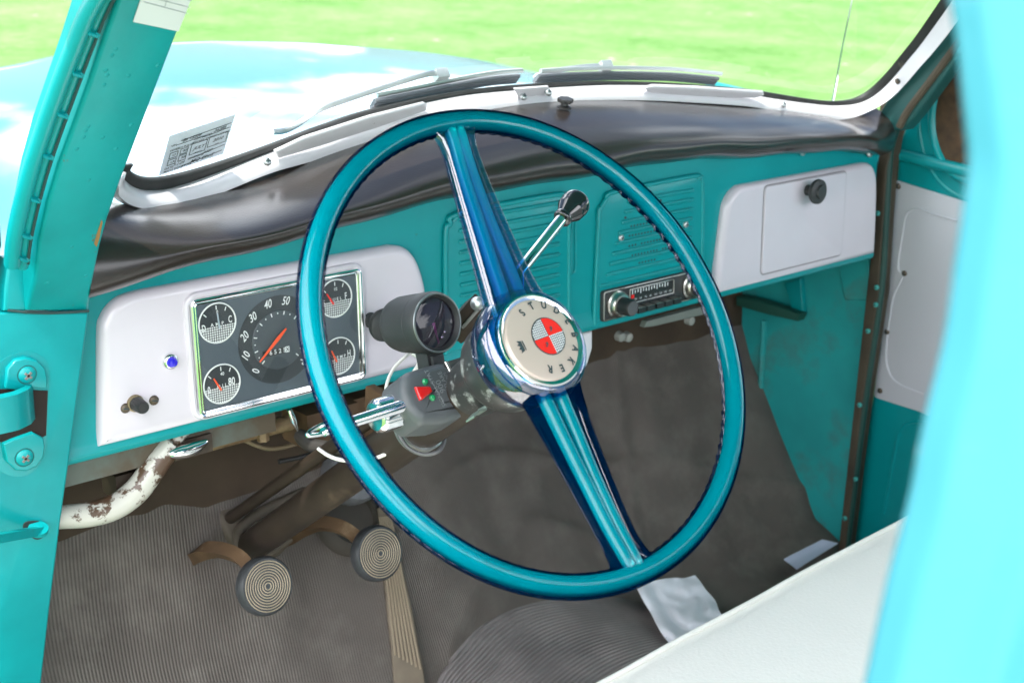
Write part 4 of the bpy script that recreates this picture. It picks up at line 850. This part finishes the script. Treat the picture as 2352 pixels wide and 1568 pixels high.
b = MB().poly(ap, -apn * .010, .002)
for i in range(7):
    t = (i + .8) / 7.6; a_ = ap[0] * (1 - t) + ap[2] * t; c_ = ap[8] * (1 - t) + ap[5] * t; b.mi = 1; b.tube([a_ * .94 + c_ * .06 + apn * .0005, c_ + apn * .0005], .0017, 6)
obj('accelerator_pedal', b, [mat('dusty_pedal_rubber', (.15, .12, .085), .7, vary=.3, vscale=20), mat('pedal_ribs', (.27, .215, .15), .7)], truck, label='long ribbed dusty accelerator pedal')
# dimmer switch and rubber boot on the toe board beside the column
o = rayf((800, 1195), .004); b = MB().lathe(o, nrm(A(0, -.75, .66)), [(0, .050), (.008, .048), (.014, .040), (.016, .036), (.008, .033), (.006, .02)], 36)
obj('pedal_boot', b, mat('dusty_boot', (.05, .042, .034), .75, vary=.3, vscale=9), truck)
o = rayf((815, 1085), .03); b = MB(); b.lathe(o, nrm(A(.1, -.8, .55)), [(-.03, .042), (.0, .042), (.006, .038), (.008, .02)], 32)
obj('blower_duct', b, mat('dull_grey_duct', (.16, .16, .17), .5, vary=.2), truck)
# ================================================================ UNDER THE DASH
b = MB().grid(lambda s, t: A(-.34 + 1.58 * s, .268 + .05 * t + shiftx(-.34 + 1.58 * s) * (1 - .5 * t), zf(-.34 + 1.58 * s, .262 + shiftx(-.34 + 1.58 * s)) * (1 - t) + (H + .03) * t), 60, 12)
obj('firewall', b, dark, truck)
b = MB(); b.box(D(-.09, .130, .045), DU * .16, DV * .012, DW * .03, .003); obj('dash_support_rail', b, mat('dim_grey_paint', (.10, .115, .10), .6, dirt=(.08, .06, .04), dscale=9), truck)
wt = smooth([(60, 1200), (130, 1188), (200, 1182), (260, 1165), (310, 1130), (345, 1085), (372, 1048), (398, 1015), (425, 985)], 6)
pts = [D(*ond(q, .015), .015) for q in wt]; k = len(pts)
chipm = mat('chipped_white_paint', (.50, .48, .43), .35, coat=.3, vary=.08, dirt=(.09, .05, .03), dscale=24, dlo=.53, dhi=.56)
b = MB().tube(pts, [.0108 + .003 * math.sin(math.pi * min(1, i / k)) - (.004 if i > k * .85 else 0) for i in range(k)], 16)
obj('support_tube', b, chipm, truck, label='white painted tube with chipped paint under the dash')
b = MB(); pts = [D(*ond(q, .0), .0) for q in smooth([(388, 1043), (405, 1040), (432, 1034), (455, 1024), (476, 1013)], 5)]; b.tube(pts, [.002 + .0055 * math.sin(math.pi * (i + .6) / len(pts)) for i in range(len(pts))], 14, flat=DV)
obj('release_handle', b, chrome, truck)
b = MB(); b.box(D(*ond((425, 1015), .03), .03), DU * .022, DV * .010, DW * .02, .003); b.box(D(*ond((290, 1100), .05), .05), DU * .02, DV * .014, DW * .02, .004); obj('handle_bracket', b, darksteel, truck)
b = MB(); p0, p1 = D(*ond((440, 1025), .05), .05), D(*ond((668, 970), .05), .05); b.tube([p0, p0 * .6 + p1 * .4, p1], [.0105, .0095, .0090], 12)
for P in ((600, 962), (604, 1000)): b.lathe(D(*ond(P, .04), .04), DV, [(-.006, .007), (.006, .007)], 6)
obj('cross_rod', b, mat('tan_rusty_rod', (.24, .17, .09), .65, vary=.35, vscale=20, dirt=(.1, .05, .025), dscale=20), truck)
b = MB(); b.box(D(*ond((735, 965), .06), .06), DU * .035, DV * .022, DW * .03, .004); b.box(D(*ond((800, 935), .10), .10), DU * .05, DV * .02, DW * .03, .004); obj('relay_bracket', b, rust, truck)
b = MB(); q0, q1 = D(*ond((664, 940), .01), .01), D(*ond((684, 990), .01), .01); b.tube([q0, q0 * .5 + q1 * .5, q1], [.0032, .0042, .0006], 10, flat=DV); obj('toggle_lever', b, chrome, truck)
wire('hose', [(690, 1000, 1.52), (712, 1020, 1.50), (750, 1028, 1.48), (800, 1032, 1.46), (870, 1030, 1.45)], .0085, mat('black_hose', (.05, .045, .042), .45, vary=.3), truck)
grom = mat('pale_grommet', (.35, .36, .33), .5)
b = MB()
for P in (((2085) * .6806, 1132 * .6806), (2110 * .6806, 1133 * .6806), (2320 * .6806, 1078 * .6806)): b = MB().lathe(ony(P, .16), (0, -1, 0), [(0, .008), (.01, .007), (.012, .002)], 12); obj('grommet', b, grom, truck)
b = MB(); hp_ = [D(*ond(q, .05), .05) for q in [(1480, 752), (1486, 738), (1610, 705), (1618, 722), (1500, 750)]]; b.poly(hp_, DW * .01, .001); obj('heater_bracket', b, mat('grey_green_plate', (.16, .18, .16), .5), truck)
b = MB(); hp_ = [D(*ond(q, .02), .02) for q in [(1330, 768), (1362, 760), (1362, 800), (1350, 840), (1330, 860)]]; b.poly(hp_, DW * .03, .004); obj('ashtray_edge', b, white_dull, truck)
# folded mat edge above the passenger toe board
# ================================================================ PASSENGER SIDE
XK = 1.205
kp = [A(XK, .012, H + .09), A(XK, .42, H + .09), A(XK, .42, H - .4), A(XK, .40, H - .70), A(XK, -.03, H - .72)]
kick = obj('kick_panel', MB().poly(kp, A(.01, 0, 0)), teal_dirty, truck)
def K(P, o=.0): return onx(P, XK - o)
b = MB().tube([K((1756, 735), .002), K((1752, 810), .002), K((1748, 890), .002)], .006, 8); obj('pressed_rib', b, teal_dirty, kick)
b = MB().poly([K(q, .012) for q in [(1800, 650), (1838, 640), (1845, 724), (1822, 722)]], A(.011, 0, 0), .002); obj('brace', b, teal, kick)
b = MB().poly([K(q, .03) for q in [(1690, 680), (1740, 690), (1838, 722), (1830, 738), (1760, 722), (1690, 702)]], A(.02, 0, 0), .003); obj('brace_dark_bar', b, mat('dark_green_steel', (.01, .08, .06), .6), kick)  # dark green diagonal bar beside the brace
b = MB().poly([K(q, .008) for q in [(1925, 608), (1995, 590), (2000, 690), (1940, 690)]], A(.007, 0, 0), .003); obj('access_cover', b, teal_dirty, kick)
rs = MB().tube(smooth([K(q, .001) for q in [(1745, 1075), (1770, 1100), (1800, 1128), (1840, 1140)]], 4), .003, 6)
jm = [(2030, 290), (2012, 391), (2007, 515), (1989, 674), (1961, 930), (1932, 1192), (1920, 1300)]
jr = [(1936, 1300), (1948, 1192), (1979, 930), (2017, 674), (2027, 515), (2036, 391), (2054, 285)]
js = obj('door_seal_strip', MB().poly([onx(q, 1.178) for q in jm + jr], A(.03, 0, 0), .003), brown_rubber, truck, 40, label='old brown rubber seal along the passenger door jamb')
for P in ((2018, 490), (2016, 660), (2014, 700), (1996, 760), (1977, 930), (1968, 1100), (1943, 1190)): screw(js, onx((P[0] - 3, P[1]), 1.176), A(-1, 0, 0), .0042, mat('teal_rivet', (.05, .35, .32), .5), False, 'rivet')
b = MB().tube(smooth([onx(q, 1.186) for q in [(2062, 285), (2046, 340), (2041, 391), (2034, 515), (2023, 674), (1986, 930), (1953, 1192), (1940, 1300)]], 5), .006, 10); obj('door_weatherstrip', b, mat('green_black_rubber', (.01, .055, .045), .5), truck)
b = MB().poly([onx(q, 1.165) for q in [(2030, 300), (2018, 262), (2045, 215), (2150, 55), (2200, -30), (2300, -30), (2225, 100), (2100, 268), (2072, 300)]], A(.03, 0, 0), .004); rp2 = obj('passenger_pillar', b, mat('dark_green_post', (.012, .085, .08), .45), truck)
b = MB(); b.box((1.238, .035, H - .28), A(.003, 0, 0), A(0, .036, 0), A(0, 0, .40)); obj('gap_backing', b, dark, truck)  # dark backing added behind the door gap to stop a light leak
b = MB().tube(smooth([onx(q, 1.163) for q in [(2066, 292), (2085, 255), (2130, 195), (2200, 100), (2280, -20)]], 5), .006, 8); obj('seal', b, brown_rubber, rp2)
XD = 1.222
def Dr(P, o=0): return onx(P, XD - o)
dpo = [Dr(q) for q in [(2188, 122), (2130, 205), (2078, 290), (2062, 330), (2056, 415), (2047, 520), (2036, 674), (1998, 930), (1962, 1192), (1940, 1350)]]
dpo += [A(XD, -1.0, dpo[-1][2]), A(XD, -1.0, H + .06), A(XD, -.42, H + .07), A(XD, -.36, H + .12), A(XD, -.34, H + .40)]
pdoor = obj('passenger_door', MB().poly(dpo, A(.05, 0, 0), .008), teal, truck, label='turquoise passenger door with white card panel')
card = smooth([(2052, 424), (2054, 416), (2064, 416)], 3) + [(2130, 437), (2230, 468), (2330, 500), (2330, 1030), (2200, 985), (2110, 945)] + smooth([(2016, 915), (2007, 908), (2008, 896)], 3) + [(2030, 700)]
cd_ = obj('door_card', MB().poly([Dr(q, .004) for q in card], A(.004, 0, 0), .0015), mat('grey_white_card', (.52, .52, .56), .35, coat=.2, vary=.03), pdoor, 40)
b = MB().tube(smooth([Dr(q, .0045) for q in [(2200, 508), (2140, 490), (2105, 480), (2082, 492), (2074, 530), (2062, 610), (2072, 632), (2066, 650), (2050, 690), (2035, 800), (2040, 850), (2062, 880), (2120, 905)]], 6), .0017, 8); obj('pressed_bead', b, mat('card_bead', (.55, .55, .59), .3), cd_)
for P in ((2063, 428), (2077, 628), (2037, 762), (2021, 897)): screw(cd_, Dr(P, .0045), A(-1, 0, 0), .0048, brownscrew)
b = MB().tube([Dr(q, .006) for q in [(2070, 356), (2110, 366), (2200, 388), (2330, 420)]], .010, 12); obj('ledge', b, teal, pdoor)
b = MB().tube(smooth([Dr(q, .0) for q in [(2200, 990), (2110, 968), (2070, 985), (2055, 1040), (2030, 1180)]], 6), .003, 8); obj('pressed_panel_edge', b, teal, pdoor)
oc = Dr((2254, 258), .0); b = MB().lathe(oc, A(-1, 0, 0), [(-.004, .125), (.006, .118), (.010, .106), (.004, .096), (-.002, .092), (-.001, .07)], 48); 
b = MB().tube([oc + A(-.004, .080 * math.cos(t), .105 * math.sin(t)) for t in np.arange(48) * 2 * math.pi / 48], .007, 12, True); b.tube([oc + A(.004, .108 * math.cos(t), .135 * math.sin(t)) for t in np.arange(48) * 2 * math.pi / 48], .0055, 12, True); obj('vent_ring', b, teal, pdoor)
b = MB().grid(lambda s, t: oc + A(-.006, .078 * t * math.cos(2 * math.pi * s), .103 * t * math.sin(2 * math.pi * s)), 40, 4, True); obj('vent_opening', b, mat('brown_mesh', (.06, .032, .014), .8, vary=.4, vscale=60), pdoor)
# ================================================================ SEAT
def seatf(s, t):
    X = -.20 + 1.36 * s; yf = -.302 + .028 * (X - .26) / .66 + .004 * noise.noise(Vector((X * 5, 0, 0)))
    pr = [(0, -.24), (-.004, -.05), (-.002, -.025), (-.012, -.006), (-.035, .0), (-.12, .008), (-.30, .012), (-.55, .0)]
    i = t * (len(pr) - 1); k = min(int(i), len(pr) - 2); f = i - k; y = pr[k][0] * (1 - f) + pr[k + 1][0] * f; z = pr[k][1] * (1 - f) + pr[k + 1][1] * f
    return A(X, yf + y, H - .385 + z + .004 * noise.noise(Vector((X * 4, y * 4, 3))))
seat = obj('bench_seat', MB().grid(seatf, 60, 36), seatm, truck, 60, label='white vinyl bench seat cushion')
pw_ = [seatf(i / 60, 3.2 / 7) + A(0, .003, .002) for i in range(61)]
obj('piping', MB().tube(pw_, .0032, 8), seatm, seat)
obj('backrest', MB().box((.48, -.96, H - .06), A(.68, 0, 0), A(0, -.10, .27), A(0, .06, .02), .02), seatm, seat)
# things lying on the floor
def crumple(name, quad, lift, amp, m_, n=16, **pr):
    b = MB(); P = [A(*q) for q in quad]
    def f(s, t):
        q = P[0] * (1 - s) * (1 - t) + P[1] * s * (1 - t) + P[2] * s * t + P[3] * (1 - s) * t
        q = q + A(10 * noise.noise(Vector((s * 3, t * 3, 1))), 8 * noise.noise(Vector((s * 3, t * 3, 7)))) * (1 if amp > .003 else .15)
        return rayf(q, lift + amp * (abs(noise.noise(Vector((s * 2.6, t * 2.6, 3)))) * 1.8 + .35 * noise.noise(Vector((s * 6, t * 6, 5)))))
    b.grid(f, n, n); o0 = len(b.v); b.grid(lambda s, t: f(s, t) - A(0, 0, .0012), n, n); b.f[len(b.f) // 2:] = [q[::-1] for q in b.f[len(b.f) // 2:]]
    return obj(name, b, m_, None, 60, **pr)
crumple('paper_rag', [(1457, 1338), (1596, 1320), (1672, 1420), (1545, 1500)], .05, .011, paper, 22, label='crumpled white paper rag lying on the floor by the seat edge', category='rag')
crumple('paper_sheet', [(1800, 1283), (1888, 1238), (1925, 1246), (1830, 1306)], .03, .001, mat('pale_blue_paper', (.60, .62, .78), .6), 6, label='flat pale paper sheet on the floor by the passenger door', category='paper')
# ================================================================ BODY OUTSIDE
def yfront(X): return np.interp(X, [-.6, .1, .25, .38, .55, .68, .84, 1.02, 1.13, 1.19], [1.0, 1.2, 1.27, 1.36, 1.40, 1.39, 1.32, 1.14, .90, .70])
def hoodf(s, t):
    X = -.62 + 1.81 * s; yb = .03; ye = yfront(X); Y = yb + (ye - yb) * t
    z = .052 + .030 * math.sin(math.pi * min(1, t * 1.0)) * max(0, 1 - ((X - .4) / .8) ** 2) + .03 * (1 - t) ** 3
    e_ = max(0, (t - .9) / .1) ** 2 * .05 + max(0, (X - 1.08) / .11) ** 2 * .05
    z -= e_
    return A(X, Y, H + z)
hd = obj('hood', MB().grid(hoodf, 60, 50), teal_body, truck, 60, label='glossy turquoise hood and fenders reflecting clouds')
def nosef(s, t): X = -.62 + 1.81 * s; q = hoodf(s, 1); return q + A(0, .02 * math.sin(t * 1.5), -.6 * t)
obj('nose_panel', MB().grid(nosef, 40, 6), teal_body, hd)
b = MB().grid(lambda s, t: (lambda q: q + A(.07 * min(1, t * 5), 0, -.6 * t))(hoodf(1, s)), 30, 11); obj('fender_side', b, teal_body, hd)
# wipers lie just outside the glass
def ow(P, o=-.014): return ong(P, o)
def wiper(arm, blade, extra):
    e = empty('wiper', ow(arm[0]), truck)
    b = MB().tube(smooth([ow(q, -.022) for q in arm], 5), .0036, 8); b.box(ow(arm[0], -.02), A(.009, 0, 0), A(0, .0045, -.004), A(0, .004, .005), .002); obj('arm', b, zinc, e)
    lo_ = [ow(q, -.010) for q in blade]; bb = MB()
    k = len(lo_); 
    for d in (0, .0055, .011): bb.tube([q + A(0, -.0072, .009) * (d / .011) * .9 for q in smooth(lo_, 4)], .0032, 6)
    bb.mi = 1; bb.tube([q + A(0, -.012, .016) for q in smooth(lo_, 4)], .0030, 6); obj('blade', bb, [mat('grey_wiper_rubber', (.17, .18, .20), .5), zinc], e)
wiper([(1012, 172), (985, 170), (900, 195), (800, 228), (735, 252), (690, 282), (655, 300), (625, 303)], [(852, 246), (940, 228), (1040, 207), (1120, 193), (1184, 187)], None)
wiper([(1390, 152), (1350, 153), (1280, 162), (1240, 172), (1228, 180)], [(1226, 188), (1300, 183), (1400, 180), (1500, 181), (1560, 184), (1640, 192)], None)
b = MB().tube([onx((1940, 330), 1.27), onx((1913, 232), 1.27), onx((1935, 110), 1.27), onx((1960, -10), 1.27), onx((2010, -260), 1.27)], .0022, 8); obj('radio_antenna', b, chrome, truck)
# cab: rear corner post beside the camera, rear wall, roof, sills
XB = -.33
edge = smooth([onx(q, XB) for q in [(2140, -90), (2156, 0), (2172, 100), (2188, 260), (2199, 369), (2188, 477), (2169, 610), (2142, 795), (2098, 978), (2063, 1161), (2014, 1344), (1966, 1568), (1940, 1700)]], 3)
zt, zb_ = edge[0][2], edge[-1][2]
pe = [A(XB + .07, edge[0][1] + .02, H + .66), A(XB + .02, edge[0][1] + .005, zt + .05)] + edge + [A(XB, edge[-1][1] + .01, H - .75), A(XB, -1.115, H - .75), A(XB, -1.115, zt), A(XB + .07, -1.115, H + .66)]
def rearf(s, t):
    ks = [A(XB + .12, edge[0][1] + .03, H + .66)] + edge + [A(XB, edge[-1][1], H - .75)]
    i = t * (len(ks) - 1); k = min(int(i), len(ks) - 2); p_ = ks[k] * (1 - (i - k)) + ks[k + 1] * (i - k)
    pr = [(.05, .0), (.022, .004), (.006, .001), (.0, -.012), (-.0005, -.03), (.002, -.036), (.002, -.040), (-.003, -.055), (-.007, -.13), (-.012, -.45)]
    i = s * (len(pr) - 1); k = min(int(i), len(pr) - 2); f = i - k; a_ = pr[k][0] * (1 - f) + pr[k + 1][0] * f; c_ = pr[k][1] * (1 - f) + pr[k + 1][1] * f
    return p_ + A(a_, c_, 0)
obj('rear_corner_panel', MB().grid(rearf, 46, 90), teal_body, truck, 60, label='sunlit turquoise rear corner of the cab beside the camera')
b = MB(); b.box((.50, -1.02, H - .28), A(.78, 0, 0), A(0, 0, .42), A(0, .01, 0)); b.box((.50, -1.00, H + .60), A(.74, 0, 0), A(0, 0, .06), A(0, .01, 0)); obj('rear_wall', b, teal, truck)
b = MB().grid(lambda s, t: A(-.25 + 1.51 * s, -.02 - 1.02 * t, H + .64 + .05 * math.sin(math.pi * s) * 1.0), 20, 12); b.grid(lambda s, t: A(-.25 + 1.51 * s, -.02 - 1.02 * t, H + .67 + .05 * math.sin(math.pi * s)), 20, 12); obj('roof', b, teal, truck)  # front edge carried forward as an added, unseen overhang that blocks the sun
b = MB(); b.box((-.272, -.62, H + .565), A(.022, 0, 0), A(0, .42, 0), A(0, 0, .085), .012); obj('door_header', b, teal, truck)  # unseen header rail, added to keep sun off the floor and seat
b = MB(); b.box((-.255, -.55, H - .70), A(.045, 0, 0), A(0, .52, 0), A(0, 0, .05), .01); obj('door_sill', b, teal, truck)
b = MB(); b.box((.5, .1, H - .80), A(.80, 0, 0), A(0, 1.2, 0), A(0, 0, .04)); obj('floor_pan', b, dark, truck)
# loose wiring and brackets in the dark under the dash
def hung(name, pts, r, m_, w_=.06): return obj(name, MB().tube(smooth([D(*ond(q, w_), w_) for q in pts], 6), r, 8), m_, truck, 60)
hung('wiring_harness', [(590, 960), (640, 985), (700, 990), (760, 960), (840, 925), (930, 900)], .0045, mat('brown_loom', (.06, .035, .02), .6, vary=.4), .09)
hung('wiring_harness', [(560, 1010), (620, 1030), (690, 1015), (740, 985), (770, 950)], .0028, mat('tan_wire', (.20, .15, .09), .6), .10)
hung('choke_cable', [(880, 770), (860, 900), (800, 990), (720, 1040), (640, 1060)], .0032, mat('dark_cable', (.03, .028, .026), .45), .12)
b = MB(); b.poly([D(*ond(q, .11), .11) for q in [(640, 965), (720, 935), (735, 985), (690, 1010), (655, 1005)]], DW * .006, .002); obj('rusty_bracket', b, rust, truck)
b = MB(); b.poly([D(*ond(q, .10), .10) for q in [(770, 915), (880, 880), (930, 905), (880, 950), (790, 965)]], DW * .006, .002); obj('steel_flap', b, mat('dull_steel_flap', (.16, .14, .12), .5, .4, vary=.3), truck)
